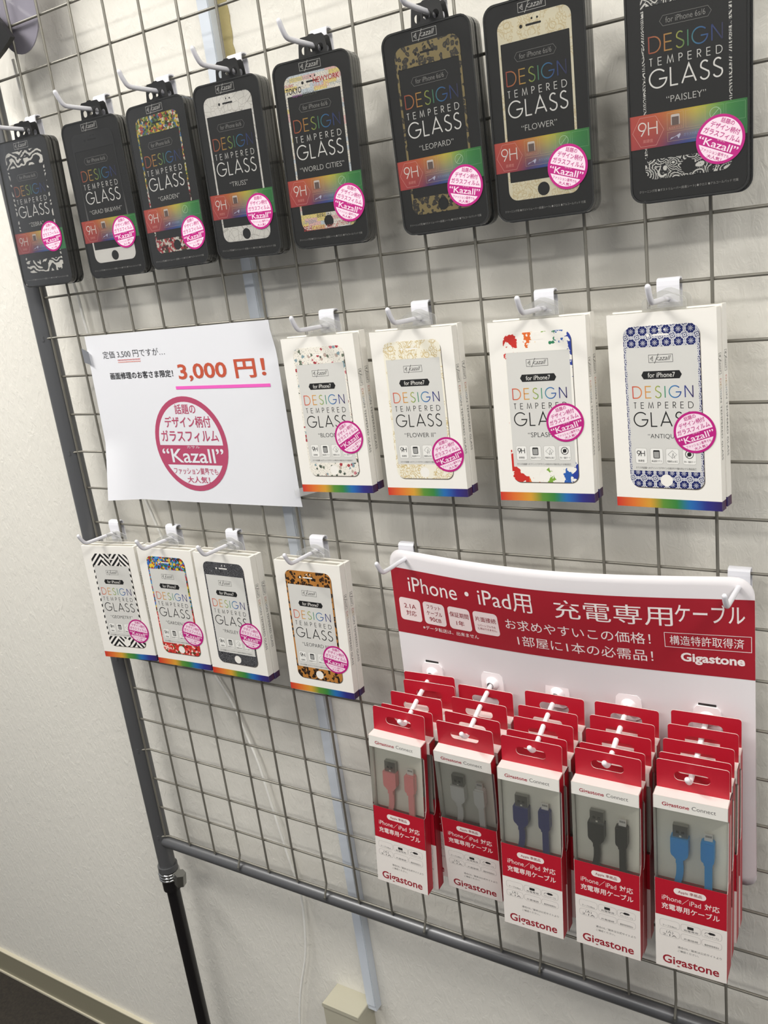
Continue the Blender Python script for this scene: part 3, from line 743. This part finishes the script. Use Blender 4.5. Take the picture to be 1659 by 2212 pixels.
# ------------------------------------------------------------------ white boxes (two lower rows)
WS = .0879 / .086
def white_print(name):
    b = MB(); pr = Print(b, M_PRINT, lambda x, l, z: (x * WS / 1000, -.00003 * l, z * WS / 1000))
    # the artwork's drop shadow is printed on the card together with the frame
    for d_, c_ in ((.9, '#b5b0a8'), (.55, '#5d564f')):
        pr.poly([rrect(-30 + d_, 30 + d_ * .9, -139.2 - d_, -11 - d_, 7.5)], c_, .4 if d_ > .6 else .8)
    pr.poly([rrect(-29.6, 29.6, -138.6, -10.8, 7.3)], '#efece5', 1.2)
    pr.rect(-28.4, 28.4, -125.7, -26.2, '#d2d1cc', 2)
    logo(pr, -10, 9, -38.6, -32.8, '#1d1d1d', 4)
    pr.poly([[(-16.6, -48.4), (-14.8, -45.3), (13.8, -45.3), (15.6, -48.4), (13.8, -51.5), (-14.8, -51.5)]], '#1c1c1c', 4)
    pr.text('for iPhone7', -11.3, 10.3, -50.3, -46.5, '#e4e2dc', 7)
    stroke_word(pr, 'DESIGN', -24.3, 23.6, -66.3, -57.2, lambda x, z: ramp((x + 25) / 50), .85, 4)
    stroke_word(pr, 'TEMPERED', -24, 23.5, -74.6, -69.9, '#222222', .5, 4)
    stroke_word(pr, 'GLASS', -24.4, 23.4, -89.0, -77.8, '#1c1c1c', .95, 4)
    pr.ctext('“' + name + '”', -.5, -99.3, 4.2, '#3a3a3a', 4, bold=-.006)
    for a, c in ((-25, -15.3), (-12.5, -2.2), (.3, 10.7), (13.7, 24.2)):
        pr.poly([rrect(a, c, -119.4, -106.8, 1.6, 3)], '#e9e8e3', 3); pr.frame(a, c, -119.4, -106.8, 1.6, .18, '#a9a8a3', 5)
    stroke_word(pr, '9H', -23.4, -17.2, -113.4, -109, '#222222', .55, 6)
    pr.text('高硬度', -22.8, -17.6, -118.1, -116.3, '#444444', 6)
    pr.poly([rrect(-10, -4.7, -115, -108.3, .7, 2)], '#1f1f1f', 6); pr.rect(-9.5, -5.2, -114.5, -109.6, '#9b9b98', 8)
    pr.text('高品質ガラス', -11.6, -3, -118.1, -116.4, '#444444', 6)
    pr.line([(2, -111.6), (5.6, -108.4), (9, -111.6), (5.6, -114.6)], .2, '#666666', 6, closed=True); pr.line([(5, -114.8), (6, -110.6), (7.4, -114.8)], .25, '#444444', 6)
    pr.text('飛散防止加工', 1.2, 9.8, -118.1, -116.4, '#444444', 6)
    pr.line(circ(19, -111.3, 3.1, 18), .5, '#222222', 6, closed=True); pr.poly([circ(19, -111.3, 1.7, 12)], '#222222', 6); pr.line([(16.9, -113.4), (21.1, -109.2)], .4, '#222222', 8)
    pr.text('汚れ・指紋ガード', 14.4, 23.6, -118.1, -116.4, '#444444', 6)
    pr.text('ガラス内面層へのプリントでデザインの剥がれや傷を防止する独自加工', -25, 24.2, -123.9, -122.1, '#555555', 4)
    n = 24; x0, x1 = -43, 43
    st = [(0, '#c72f28'), (.17, '#d8702f'), (.33, '#d39a35'), (.45, '#5e8c35'), (.6, '#2f7d3d'), (.72, '#2468b0'), (.86, '#2c2f80'), (1, '#33225c')]
    pr.rect(x0, x1, -156.1, -148.4, lambda x, z: ramp((x - x0) / (x1 - x0), st), 2, n, 1)
    # right-hand side of the box: x along the depth, z up
    b2 = MB(); b3 = MB()
    sd = Print(b3, M_PRINT, lambda x, l, z: (.04395 + .00003 * l, x / 1000, z * WS / 1000))
    sd.rect(0, 9.6, -156.1, -148.4, lambda x, z: ramp(x / 9.6, [(0, '#33225c'), (1, '#4a1c38')]), 2, 4, 1)
    tu = Print(b2, M_PRINT, lambda x, l, z: (.04395 + .00003 * l, (4.6 + z) / 1000, -x * WS / 1000))   # text runs downwards
    logo(tu, 34.5, 50, -2.6, 2.6, '#1d1d1d', 2)
    tu.text('DESIGN TEMPERED GLASS', 53.5, 116, -1.7, 1.7, lambda x, z: ramp((x - 53.5) / 15, [(0, '#c8605a'), (.4, '#b09a50'), (.7, '#5a7a9a'), (1, '#3a3a3a')]) if x < 69 else lin('#3a3a3a'), 2, bold=-.004)
    return b, b2, b3
def make_white():
    t = empty('boxed_screen_glass', (0, 0, 0)); w_, h, d = .04395, .1595, .0096
    b = MB(); b.box(-w_, w_, 0, d, -h, -.0002, M_WHITE)
    b.add([(-w_ + .0012, .0022, -.0001), (w_ - .0045, .0022, -.0001), (w_ - .0030, d - .0018, -.0001), (-w_ + .0012, d - .0018, -.0001)], [(0, 1, 2, 3)], mat('box_recess', '#a9a59a', .7))
    b.build('carton', t)
    b = MB()
    out = [(-.0178, -.012), (.0178, -.012), (.0178, .0065), (.0165, .0090), (.0045, .0142), (.002, .0150), (-.002, .0150), (-.0045, .0142), (-.0165, .0090), (-.0178, .0065)]
    hole = [(-.0128, .0035), (.0128, .0035), (.0122, .0058), (.0035, .0098), (.0, .0104), (-.0035, .0098), (-.0122, .0058)]
    b.prism([out, hole], d + .0001, d + .0006, M_CLEAR, M_CLEAREDGE); b.build('clear_hang_tab', t)
    return t
WHITEB = {
 'bloom': ((.4303, -.0283, -.3648, .0102, -.0234, -.0135), 'BLOOM', 'bloom', (23.2, -99.7, 29), 'red and grey floral', 7),
 'flower2': ((.5370, -.0276, -.3648, .0095, -.024, -.011), 'FLOWER II', 'flower_line', (26.5, -115.8, 19), 'pale gold flower', 7),
 'splash': ((.6613, -.0282, -.364, .0214, -.040, -.0072), 'SPLASH', 'splash', (20.9, -87.0, 16), 'paint-splash', 7),
 'antique': ((.7669, -.0335, -.3645, -.1118, -.0250, -.0200), 'ANTIQUE', 'antique', (23.8, -93.6, 18), 'navy antique tile', 7),
 'geometry': ((.0494, -.0285, -.6121, .1311, -.0126, -.004), 'GEOMETRY', 'geometry', (22.7, -115.4, -7), 'black and white geometric stripe', 12),
 'garden2': ((.1510, -.0274, -.609, .0592, -.0109, .0071), 'GARDEN II', 'garden_bright', (23.2, -108.7, -9), 'bright multicolour garden', 12),
 'paisley2': ((.2464, -.0272, -.6087, .028, -.0138, .0118), 'PAISLEY II', 'paisley_fine', (25.9, -99.2, -7), 'charcoal paisley', 12),
 'leopard2': ((.3724, -.0280, -.6083, .0364, -.0229, .0176), 'LEOPARD II', 'leopard_orange', (24.1, -110.8, -7), 'orange leopard-spot', 12),
}
HX = {'bloom': .4292, 'flower2': .5372, 'splash': .6610, 'antique': .7665, 'geometry': .0412, 'garden2': .1464, 'paisley2': .2469, 'leopard2': .3724}
drop(tmpl)
tmplw = template(make_white())
for k, (p, nm, pt, st, words, j) in WHITEB.items():
    row = 'middle' if j == 7 else 'lower left'
    t = instance(tmplw)
    t.rotation_mode = 'XYZ'; pose(t, p)
    pr3 = [m_.build(n_, t) for m_, n_ in zip(white_print(nm), ('printed_front', 'printed_side', 'rainbow_edge'))]
    phone_frame(t, pt, WS, 0, 0)
    put_label(t, st[0] * WS, st[1] * WS, st[2], -.0004)
    tag(t, 'front white %s row box printed with a %s frame' % (row, words), 'box', 'front white boxes in the %s row' % row)
    r = instance(tmplw); r.rotation_mode = 'XYZ'
    for z_ in pr3: q = z_.copy(); COL.objects.link(q); q.parent = r
    R3 = Matrix.Rotation(p[3], 3, 'Z'); off = R3 @ Vector((.0008, .0104, 0))
    pose(r, (p[0] + off.x, p[1] + off.y, p[2] + (.001 if j == 7 else -.0005), p[3], p[4] * .9, p[5]))
    tag(r, 'white box hung right behind the one with the %s frame' % words, 'box', 'rear white boxes in the %s row' % row)
    hook(HX[k], -GZ * j + (.0026 if j == 12 else 0), 'white hook holding the white %s boxes' % words, 'hooks holding the white boxes')
drop(tmplw)

# ------------------------------------------------------------------ price notice on copier paper
PC = [(.0590, -.5533), (.3605, -.5525), (.3586, -.3464), (.0648, -.3475)]
def paper_y(x, z):
    u = (x - .06) / .3; v = (z + .553) / .206
    y = -.0042 - .0016 * math.sin(math.pi * max(0, min(1, u)))
    c = max(0, .16 - u) * max(0, .35 - v) * 60; y -= c * .004
    c = max(0, u - .86) * max(0, v - .84) * 500; y -= min(c, 8) * .0006
    c = max(0, u - .80) * max(0, .10 - v) * 400; y += min(c, 8) * .0001
    return y
nt_ = empty('price_notice', (.21, 0, -.553)); NO = (.21, 0, -.553)
b = MB(); nx, nz = 30, 20
def bil(u, v):
    a = [PC[0][i] * (1-u) * (1-v) + PC[1][i] * u * (1-v) + PC[2][i] * u * v + PC[3][i] * (1-u) * v for i in (0, 1)]; return a
P_ = []; 
for side in (0, .0002):
    for jj in range(nz + 1):
        for ii in range(nx + 1):
            x, z = bil(ii / nx, jj / nz); P_.append((x, paper_y(x, z) + side, z))
q = (nx + 1) * (nz + 1)
fs = []
for jj in range(nz):
    for ii in range(nx):
        a = jj * (nx + 1) + ii; fs.append((a, a + 1, a + nx + 2, a + nx + 1)); fs.append((q + a + nx + 1, q + a + nx + 2, q + a + 1, q + a))
b.add(P_, fs, mat('copier_paper', '#e2e3e8', .7), None, True); child(b, 'paper_sheet', nt_, NO)
b = MB(); pr = Print(b, M_PRINT, lambda x, l, z: (x / 1000, paper_y(x / 1000, z / 1000) - .00025 - .00004 * l, z / 1000))
pr.text('定価 3,500 円ですが…', 91.5, 197, -376, -366.8, '#4a4a4e', 1, bold=-.004)
for k_, (z_, c_) in enumerate(((-378.4, '#c2373c'), (-380.9, '#e07a62'))):
    pr.line([(116 + i * 1.35, z_ + (.55 if i % 2 else -.55)) for i in range(30)], .55, c_, 1)
pr.text('画面修理のお客さま限定！', 97, 204, -401.3, -392.8, '#26262a', 1, bold=.016)
pr.text('3,000 円！', 212.5, 341, -407.5, -385.5, '#c2563c', 1, bold=.022)
pr.line([(204.5 + 139.5 * i / 20, -414.2 - 1.1 * i / 20) for i in range(21)], 3.6, '#ee62c0', 2)
badge(pr, 210.8, -481.3, 57.2, 0, '#b54a6a', '#e2e3e8', 1)
child(b, 'printed_text', nt_, NO)
tag(nt_, 'white paper price notice with an orange figure and a big round rose emblem', 'notice')
b = MB(); b.add([(.3555, -.0075, -.531), (.382, -.0042, -.5265), (.385, -.0040, -.534), (.357, -.0072, -.5405)], [(0, 1, 2, 3)], M_TAPE)
b.add([(.3555, -.0072, -.531), (.382, -.0039, -.5265), (.385, -.0037, -.534), (.357, -.0069, -.5405)], [(3, 2, 1, 0)], M_TAPE)
tag(b.build('clear_tape'), 'wrinkled clear tape at the lower right corner of the paper notice', 'tape')
b = MB(); b.add([(.054, -.0040, -.361), (.070, -.0075, -.366), (.0705, -.0075, -.382), (.0545, -.0040, -.379)], [(0, 1, 2, 3)], M_TAPE)
b.add([(.054, -.0037, -.361), (.070, -.0072, -.366), (.0705, -.0072, -.382), (.0545, -.0037, -.379)], [(3, 2, 1, 0)], M_TAPE)
tag(b.build('clear_tape'), 'clear tape at the upper left edge of the paper notice', 'tape')

# ------------------------------------------------------------------ red and white backing board of the cable display
BX0, BX1, BZ0, BZ1 = .4672, .8302, -.9055, -.5925
def board_y(x, z):
    u = max(0, min(1, (x - BX0) / (BX1 - BX0))); t_ = max(0, min(1, (z + .765) / .17)); t_ = t_ * t_ * (3 - 2 * t_)
    return -.0046 - .0245 * math.sin(math.pi * u) ** 1.15 * t_
bd = empty('cable_display_board', (.65, 0, BZ0)); BO = (.65, 0, BZ0)
tag(bd, 'curved white board with a red advertising band, hooked up behind the cable boxes', 'display board')
b = MB()
def board_sheet(b):
    nx, nz = 40, 36; r = .017; rb = .012
    pts = []
    cols = [BX0 + (BX1 - BX0) * i / nx for i in range(nx + 1)]
    def lim(x):
        zt, zb = BZ1, BZ0
        dx = min(x - BX0, BX1 - x)
        if dx < r: zt -= r - math.sqrt(max(0, r * r - (r - dx) ** 2))
        if dx < rb: zb += rb - math.sqrt(max(0, rb * rb - (rb - dx) ** 2))
        return zb, zt
    cols = sorted(set(cols + [BX0 + r * (1 - math.cos(math.radians(a))) for a in (15, 30, 45, 60, 75)] + [BX1 - r * (1 - math.cos(math.radians(a))) for a in (15, 30, 45, 60, 75)]))
    nx = len(cols) - 1; V = []
    for side in (0, .0006):
        for x in cols:
            zb, zt = lim(x)
            for jj in range(nz + 1):
                z = zb + (zt - zb) * jj / nz; V.append((x, board_y(x, z) + side, z))
    n1 = nz + 1; q = (nx + 1) * n1; F = []
    for ii in range(nx):
        for jj in range(nz):
            a = ii * n1 + jj; F.append((a, a + n1, a + n1 + 1, a + 1)); F.append((q + a + 1, q + a + n1 + 1, q + a + n1, q + a))
    for ii in range(nx):
        a = ii * n1 + nz; F.append((a, a + n1, q + a + n1, q + a)); a = ii * n1; F.append((a + n1, a, q + a, q + a + n1))
    for jj in range(nz):
        a = jj; F.append((a + 1, a, q + a, q + a + 1)); a = nx * n1 + jj; F.append((a, a + 1, q + a + 1, q + a))
    b.add(V, F, mat('board_white', '#e6e2e4', .42), None, False)
    b.smooth = [True if i < nx * nz * 2 else False for i in range(len(b.f))]
board_sheet(b); child(b, 'board_sheet', bd, BO)
b = MB(); pr = Print(b, M_PRINT, lambda x, l, z: (x / 1000, board_y(x / 1000, z / 1000) - .00015 - .00005 * l, z / 1000))
RB = '#a01e2c'; WT = '#efe6e4'
pr.rect(467.2, 830.2, -688.6, -613.2, RB, 1, 60, 12)
pr.text('iPhone・iPad用', 489, 635.6, -640, -619.2, WT, 3)
pr.text('充電専用', 658, 764, -641.2, -621.2, WT, 3)
pr.text('ケーブル', 766, 822.5, -636.2, -618.2, WT, 3, bold=.006)
for (x0, x1), lines in zip(((473.5, 501.5), (505, 532.5), (536.7, 563.5), (567.3, 595.5)), ((('2.1A', .22, .78, .55, .75), ('対応', .28, .76, .22, .46)), (('フラット', .18, .82, .70, .88), ('ケーブル', .14, .86, .42, .62), ('90㎝', .24, .76, .14, .34)), (('保証期間', .07, .93, .55, .78), ('1年', .32, .68, .18, .42)), (('片面接続', .08, .92, .56, .78), ('リバーシブルでの', .14, .86, .34, .44), ('使用はできません。', .12, .9, .19, .29)))):
    pr.plate(x0, x1, -672.8, -646.8, 4, '#ead9d8', 3)
    for t_, a, c, e, f in lines: pr.text(t_, x0 + (x1 - x0) * a, x0 + (x1 - x0) * c, -672.8 + 26 * e, -672.8 + 26 * f, '#8f2733', 5, bold=.006)
pr.text('※データ転送は、出来ません', 501, 569.5, -680.4, -675.6, WT, 3)
pr.text('お求めやすいこの価格！', 603.8, 744, -661.4, -649.4, WT, 3)
pr.text('1部屋に1本の必需品！', 614, 745, -679.6, -667.4, WT, 3)
pr.line([(756.2, -662.2), (827.4, -662.2), (827.4, -647.6), (756.2, -647.6)], .5, WT, 3, closed=True)
pr.text('構造特許取得済', 760.5, 821.5, -659.6, -650, WT, 3)
pr.text('Gigastone', 769, 822, -678.6, -667, WT, 3, bold=.03)
child(b, 'printed_band', bd, BO)
for x, s_ in ((.4890, 'left'), (.8175, 'right')):
    hook(x, -GZ * 12 + .0026, 'white wire hook at the %s top corner of the red and white board' % s_, 'hooks holding the display board')

# ------------------------------------------------------------------ cable boxes on pegs
CW, CH, CD = .0306, .1825, .0126
K = .9865
def carton_mesh():
    b = MB(); zt, zb = -13.2 * K / 1000, -87.3 * K / 1000; th = .0005
    # front: top band and lower panel
    b.box(-CW, CW, 0, th, zt, 0, M_WHITE); b.box(-CW, CW, 0, th, -CH, zb, M_RED)
    # sides with the window notch
    for sx in (-1, 1):
        fr = (lambda a, t_, c, sx=sx: (sx * (CW - t_), a, c))
        out = [(0, 0), (0, zt), (.0022, zt - .0002), (.0058, zt - .0050), (.0064, -.050), (.0058, zb + .0080), (.0026, zb + .0004), (0, zb), (0, -CH), (CD, -CH), (CD, 0)]
        b.prism([out], 0, th * .5, M_RED, M_CARDEDGE, fr); b.prism([out], th * .5, th, M_WHITE, M_CARDEDGE, fr)
    b.box(-CW, CW, CD - th, CD, -CH, 0, M_RED); b.box(-CW, CW, 0, CD, -CH, -CH + th, M_RED)
    # top: flap rising to the tab, then the part behind it
    b.add([(-CW + .0006, 0, .0001), (CW - .0006, 0, .0001), (CW - .0006, CD - .0008, .0006), (-CW + .0006, CD - .0008, .0006)], [(0, 1, 2, 3)], M_TOPW)
    b.box(-CW, CW, .0004, CD - th, -.0004, 0, M_TOPW)
    return b
def tab_mesh():
    b = MB(); w_ = .0298
    out = [(-w_, .0002), (w_, .0002)] + rrect(-w_, w_, .0, .0285, .0026, 4)[:10]
    out = [(-w_, .0002), (w_, .0002)] + [(w_ - .0026 + .0026 * math.cos(math.radians(a)), .0259 + .0026 * math.sin(math.radians(a))) for a in (0, 30, 60, 90)] + [(-w_ + .0026 + .0026 * math.cos(math.radians(a)), .0259 + .0026 * math.sin(math.radians(a))) for a in (90, 120, 150, 180)]
    slot = rrect(-.0150, .0145, .0105, .0190, .0040, 5)
    b.prism([out, slot], CD - .0008, CD - .0001, M_RED, M_CARDEDGE)
    return b
def cable_print():
    b = MB(); pr = Print(b, M_PRINT, lambda x, l, z: (x * K / 1000, -.00003 * l, z * K / 1000))
    pr.text('Gigastone', -23.4, -.6, -10.4, -5.4, '#a3283a', 1, bold=.02)
    pr.text('Connect', 1.6, 21.2, -8.8, -4.9, '#4a4548', 1, bold=-.004)
    top_ = b; b = MB(); pr = Print(b, M_PRINT, pr.fr)
    pr.rect(-31, 31, -184.9, -126.8, '#ece6e0', 1, 1, 1)
    pr.poly([rrect(-14.4, 13.4, -100.4, -93.6, 3.3, 5)], '#f0e4df', 1); pr.text('Apple 準拠品', -10.5, 9.8, -99, -95, '#93303a', 4, bold=.004)
    pr.text('iPhone／iPad', -24.8, 9, -110, -103, '#f0dfdb', 1); pr.text('対応', 12, 24.6, -109.8, -103, '#f0dfdb', 1, bold=.012)
    pr.text('充電専用ケーブル', -25.2, 24.8, -119.4, -112.4, '#f0dfdb', 1, bold=.018)
    g_ = '#aaa6a2'; d_ = '#4c4a4b'
    tx = [['ケーブル90cm', '充電専用', 'フラットケーブル'], ['2.1A', '片面接続', '構造特許取得済み']]
    for r_, (za, zb) in enumerate(((-139.6, -131.2), (-149.6, -142))):
        for c_, (xa, xb) in enumerate(((-27, -9.6), (-8.4, 8.8), (9.6, 26.6))):
            pr.frame(xa, xb, za, zb, 2.6, .22, g_, 3)
            m_ = (xa + xb) / 2; pr.text(tx[r_][c_], m_ - 6.2, m_ + 6.2, za + .8, za + 3, d_, 3)
            if r_ == 0 and c_ == 1: pr.rect(m_ - 3, m_ + 2.4, zb - 4.6, zb - 1.6, '#2c2b2c', 3)
            if r_ == 0 and c_ == 2: pr.poly([[(m_ - 3.4, zb - 3), (m_ - 1.6, zb - 1.6), (m_ + 2, zb - 1.9), (m_ + 3.4, zb - 3), (m_ + 2, zb - 4.1), (m_ - 1.6, zb - 4.3)]], '#2c2b2c', 3); pr.line([(m_ - 6, zb - 4.6), (m_ - 5, zb - 2.8), (m_ - 3, zb - 2.8)], .35, '#2c2b2c', 3)
            if r_ == 1 and c_ == 0: pr.text('(Ａ)', m_ - 3, m_ + 3, zb - 4.4, zb - 1, '#3a393a', 3)
    pr.text('適合OS／端末は公式サイトより', -11.3, 26.6, -160, -157.4, '#5a5857', 3); pr.text('ご確認ください。', -11.3, 7, -164, -161.6, '#5a5857', 3)
    pr.text('Gigastone', -24.8, 24.6, -182.8, -170.6, '#9a1f2e', 3, bold=.018)
    return top_, b
CART = carton_mesh().build('carton'); TABM = tab_mesh().build('hang_tab'); CPT, CPR = [m_.build(n_) for m_, n_ in zip(cable_print(), ('printed_band', 'printed_front'))]
b = MB(); b.add([(-CW, .0002, -.0885), (CW, .0002, -.0885), (CW, .0002, -.012), (-CW, .0002, -.012)], [(0, 1, 2, 3)], M_FILM)
for sx in (-1, 1): b.add([(sx * CW * .999, .0002, -.0885), (sx * CW * .999, .0002, -.012), (sx * CW * .985, .006, -.012), (sx * CW * .985, .006, -.0885)], [(0, 1, 2, 3)], M_FILM)
FILM = b.build('window_film')
b = MB(); b.box(-CW + .001, CW - .001, .0090, .0102, -.0905, -.0008, M_TRAY); TRAY = b.build('backing_tray')
def plug_meshes(name, col, rough=.45):
    m_ = mat('cable_' + name, col, rough); b = MB()
    b.box(-.0150, -.0024, .0030, .0072, -.0420, -.0289, M_STEEL)
    dk = mat('plug_hole', '#161616', .6)
    for x in (-.0120, -.0076): b.box(x - .0003, x + .0022, .0028, .0034, -.0368, -.0344, dk)
    b.box(-.0096, -.0078, .0028, .0034, -.0404, -.0388, M_TRAY)
    b.prism([[(-.0168, -.0412), (-.0168, -.0565), (-.0160, -.0590), (-.0135, -.0612), (-.0130, -.0625), (-.0050, -.0625), (-.0043, -.0612), (-.0024, -.0590), (-.0018, -.0565), (-.0018, -.0412)]], .0012, .0086, m_)
    b.prism([[(-.0126, -.0620), (-.0126, -.068), (-.0066, -.068), (-.0064, -.0620)]], .0024, .0072, m_)
    pa = smooth_path([(-.0096, .0050, -.066), (-.0094, .0050, -.074), (-.0100, .0052, -.082), (-.0120, .0056, -.092), (-.0128, .0060, -.102)], 4)
    for a, c in zip(pa, pa[1:]):
        v = [(a.x - .003, a.y - .0011, a.z), (a.x + .003, a.y - .0011, a.z), (a.x + .003, a.y + .0011, a.z), (a.x - .003, a.y + .0011, a.z),
             (c.x - .003, c.y - .0011, c.z), (c.x + .003, c.y - .0011, c.z), (c.x + .003, c.y + .0011, c.z), (c.x - .003, c.y + .0011, c.z)]
        b.add(v, [(0, 1, 5, 4), (1, 2, 6, 5), (2, 3, 7, 6), (3, 0, 4, 7), (0, 3, 2, 1), (4, 5, 6, 7)], m_)
    u = b.build('usb_plug')
    b = MB(); tipm = mat('tip_' + name, '#e6e4e0', .35)
    b.box(.0110, .0178, .0036, .0056, -.0400, -.0322, tipm)
    for i in range(6): b.box(.0121 + i * .0009, .0126 + i * .0009, .00345, .0037, -.0352, -.0332, M_STEEL)
    b.prism([rrect(.0094, .0190, -.0410, -.0388, .0008, 2)], .0022, .0072, m_)
    b.prism([[(.0084, -.0405), (.0084, -.0570), (.0090, -.0590), (.0108, -.0606), (.0110, -.0630), (.0180, -.0630), (.0182, -.0606), (.0192, -.0590), (.0194, -.0570), (.0194, -.0405)]], .0012, .0080, m_)
    b.prism([[(.0113, -.0625), (.0113, -.104), (.0175, -.104), (.0175, -.0625)]], .0030, .0058, m_)
    l_ = b.build('charging_plug')
    return u, l_
def cable_box(colr, plugs=None):
    t = empty('charging_cable_box', (0, 0, 0)); t.rotation_mode = 'XYZ'
    for o_ in (CART, TABM, CPT, CPR, FILM, TRAY) + (plugs or ()):
        c = o_.copy(); COL.objects.link(c); c.parent = t
    return t
# columns: peg x, front pose, colour, tab centres of the boxes behind (nearest the board first)
COLS = [
 ('pink', '#f29c9c', (.4970, -.0841, -.7723, .0536, -.0116, .072), .5058, [(.509, -.0225, -.7265, .0), (.5155, -.0355, -.729, .010), (.506, -.0485, -.7385, .045), (.501, -.0612, -.7475, .06)]),
 ('white', '#fbfaf6', (.5736, -.0830, -.7745, .0552, .1100, .065), .5764, [(.5750, -.0208, -.732, .045), (.5755, -.038, -.7375, .05), (.5745, -.053, -.746, .06)]),
 ('navy', '#262e78', (.6443, -.0858, -.7748, .0614, .0027, .047), .6471, [(.650, -.0225, -.7255, .035), (.6475, -.0355, -.735, .04), (.6475, -.0485, -.7405, .04), (.6455, -.0612, -.748, .045)]),
 ('black', '#1c1c1f', (.7179, -.0858, -.7727, .0473, .0100, .0366), .7181, [(.721, -.0225, -.7245, .03), (.7205, -.0355, -.732, .035), (.7205, -.0485, -.739, .03), (.7185, -.0612, -.7465, .036)]),
 ('blue', '#32a2ea', (.7921, -.0864, -.7668, .0520, .0049, .022), .7896, [(.7925, -.0225, -.7195, .012), (.7925, -.0355, -.7265, .016), (.7915, -.0485, -.734, .02), (.7915, -.0615, -.740, .02)]),
]
ORD = ['nearest the board', 'second from the board', 'third from the board', 'just behind the front box']
for name, colr, p, px, rear in COLS:
    pl = plug_meshes(name, colr)
    t = cable_box(name, pl); pose(t, p)
    for c in t.children:
        if c.name.split('.')[0] in ('usb_plug', 'charging_plug'): c['label'] = '%s plug with flat cable' % name
    tag(t, 'frontmost red and white box showing a %s charging cable through its window' % name, 'box', 'front charging cable boxes')
    for q in pl: bpy.data.objects.remove(q)
    # peg
    pg = empty('display_peg', (px, -.0046, -.7310)); tag(pg, 'white plastic peg on the board holding the %s cable boxes' % name, 'peg', 'pegs on the display board')
    PO = (px, -.0046, -.7310)
    b = MB(); pt_ = [(px + x, z) for x, z in ((-.0122, -.743), (-.0060, -.7470), (.0060, -.7470), (.0122, -.743), (.0126, -.7300), (.0118, -.7240), (.0088, -.7200), (-.0088, -.7200), (-.0118, -.7240), (-.0126, -.7300))]
    b.prism([pt_], -.0082, -.0050, M_PEG); child(b, 'base_plate', pg, PO)
    b = MB(); b.box(px - .0078, px + .0078, -.0064, -.0049, -.7204, -.7180, M_BLACKP); child(b, 'dark_clip', pg, PO)
    b = MB()
    for y0, y1, r0, r1 in ((-.0080, -.0100, .0078, .0066), (-.0100, -.0135, .0066, .0036)):
        n = 20; v = [(px + r * math.cos(6.2832 * k / n), y, -.7322 + r * math.sin(6.2832 * k / n)) for y, r in ((y0, r0), (y1, r1)) for k in range(n)]
        b.add(v, [(k, (k + 1) % n, n + (k + 1) % n, n + k) for k in range(n)] , M_PEG, None, True)
    zs = -.0015 if name == 'blue' else 0
    b.tube(smooth_path([(px, -.0090, -.7322), (px, -.023, -.7362), (px, -.039, -.7420 + zs), (px, -.055, -.7490 + zs), (px, -.0705, -.7555), (px, -.0765, -.7550), (px, -.0825, -.7490)], 4), .0025, M_PEG, 12, round_end=True)
    child(b, 'arm', pg, PO)
    n = len(rear); yf = p[1]
    for i, (xt, yt, zt, rl) in enumerate(rear):
        if n == 4: yt = p[1] + (CD + .0003) * (n - i + 1)
        else: yt += .0012
        r = cable_box(name)
        pit = (.055 + .0145 * i if name == 'white' else 0) + random.uniform(-.001, .001)
        pose(r, (xt - .0285 * math.sin(rl), yt - CD, zt - .0283, .052 + random.uniform(-.005, .005), pit, rl))
        tag(r, 'red and white cable box on the %s cable peg, %s' % (name, ORD[i] if i < n - 1 else ORD[3]), 'box', 'charging cable boxes hanging behind the front ones')
for q in (CART, TABM, CPT, CPR, FILM, TRAY, LABEL0): bpy.data.objects.remove(q)

# ------------------------------------------------------------------ things at the top left edge
b = MB()
out = [(.020, .11)] + [(.020, .010)] + arc(.0555, .008, .0345, .0375, 180, 360, 18) + [(.090, .11)]
b.prism([out], .006, .0072, M_LAV); b.prism([[(x * .86 + .008, z * .9 + .006) for x, z in out]], .0130, .0138, M_LAV)
o = b.build('plastic_sleeve'); tag(o, 'translucent lavender-grey sleeve with rounded end behind the grid, top left corner', 'plastic sleeve')
b = MB(); b.prism([[(.0735, -.0190), (.0630, -.0030), (.0500, .012), (.0000, .05), (-.050, .0), (-.02, -.045), (.036, -.0360), (.0540, -.0290), (.0680, -.0225)]], -.0230, -.0170, M_BLACKP)
o = b.build('black_case'); tag(o, 'black rounded case corner poking in at the top left edge', 'case')

# ------------------------------------------------------------------ shift the room so that the floor is at z = 0
for o in list(SC.objects):
    if o.parent is None and o.type in ('MESH', 'EMPTY'):
        o.location.z += ZO
bpy.context.view_layer.update()
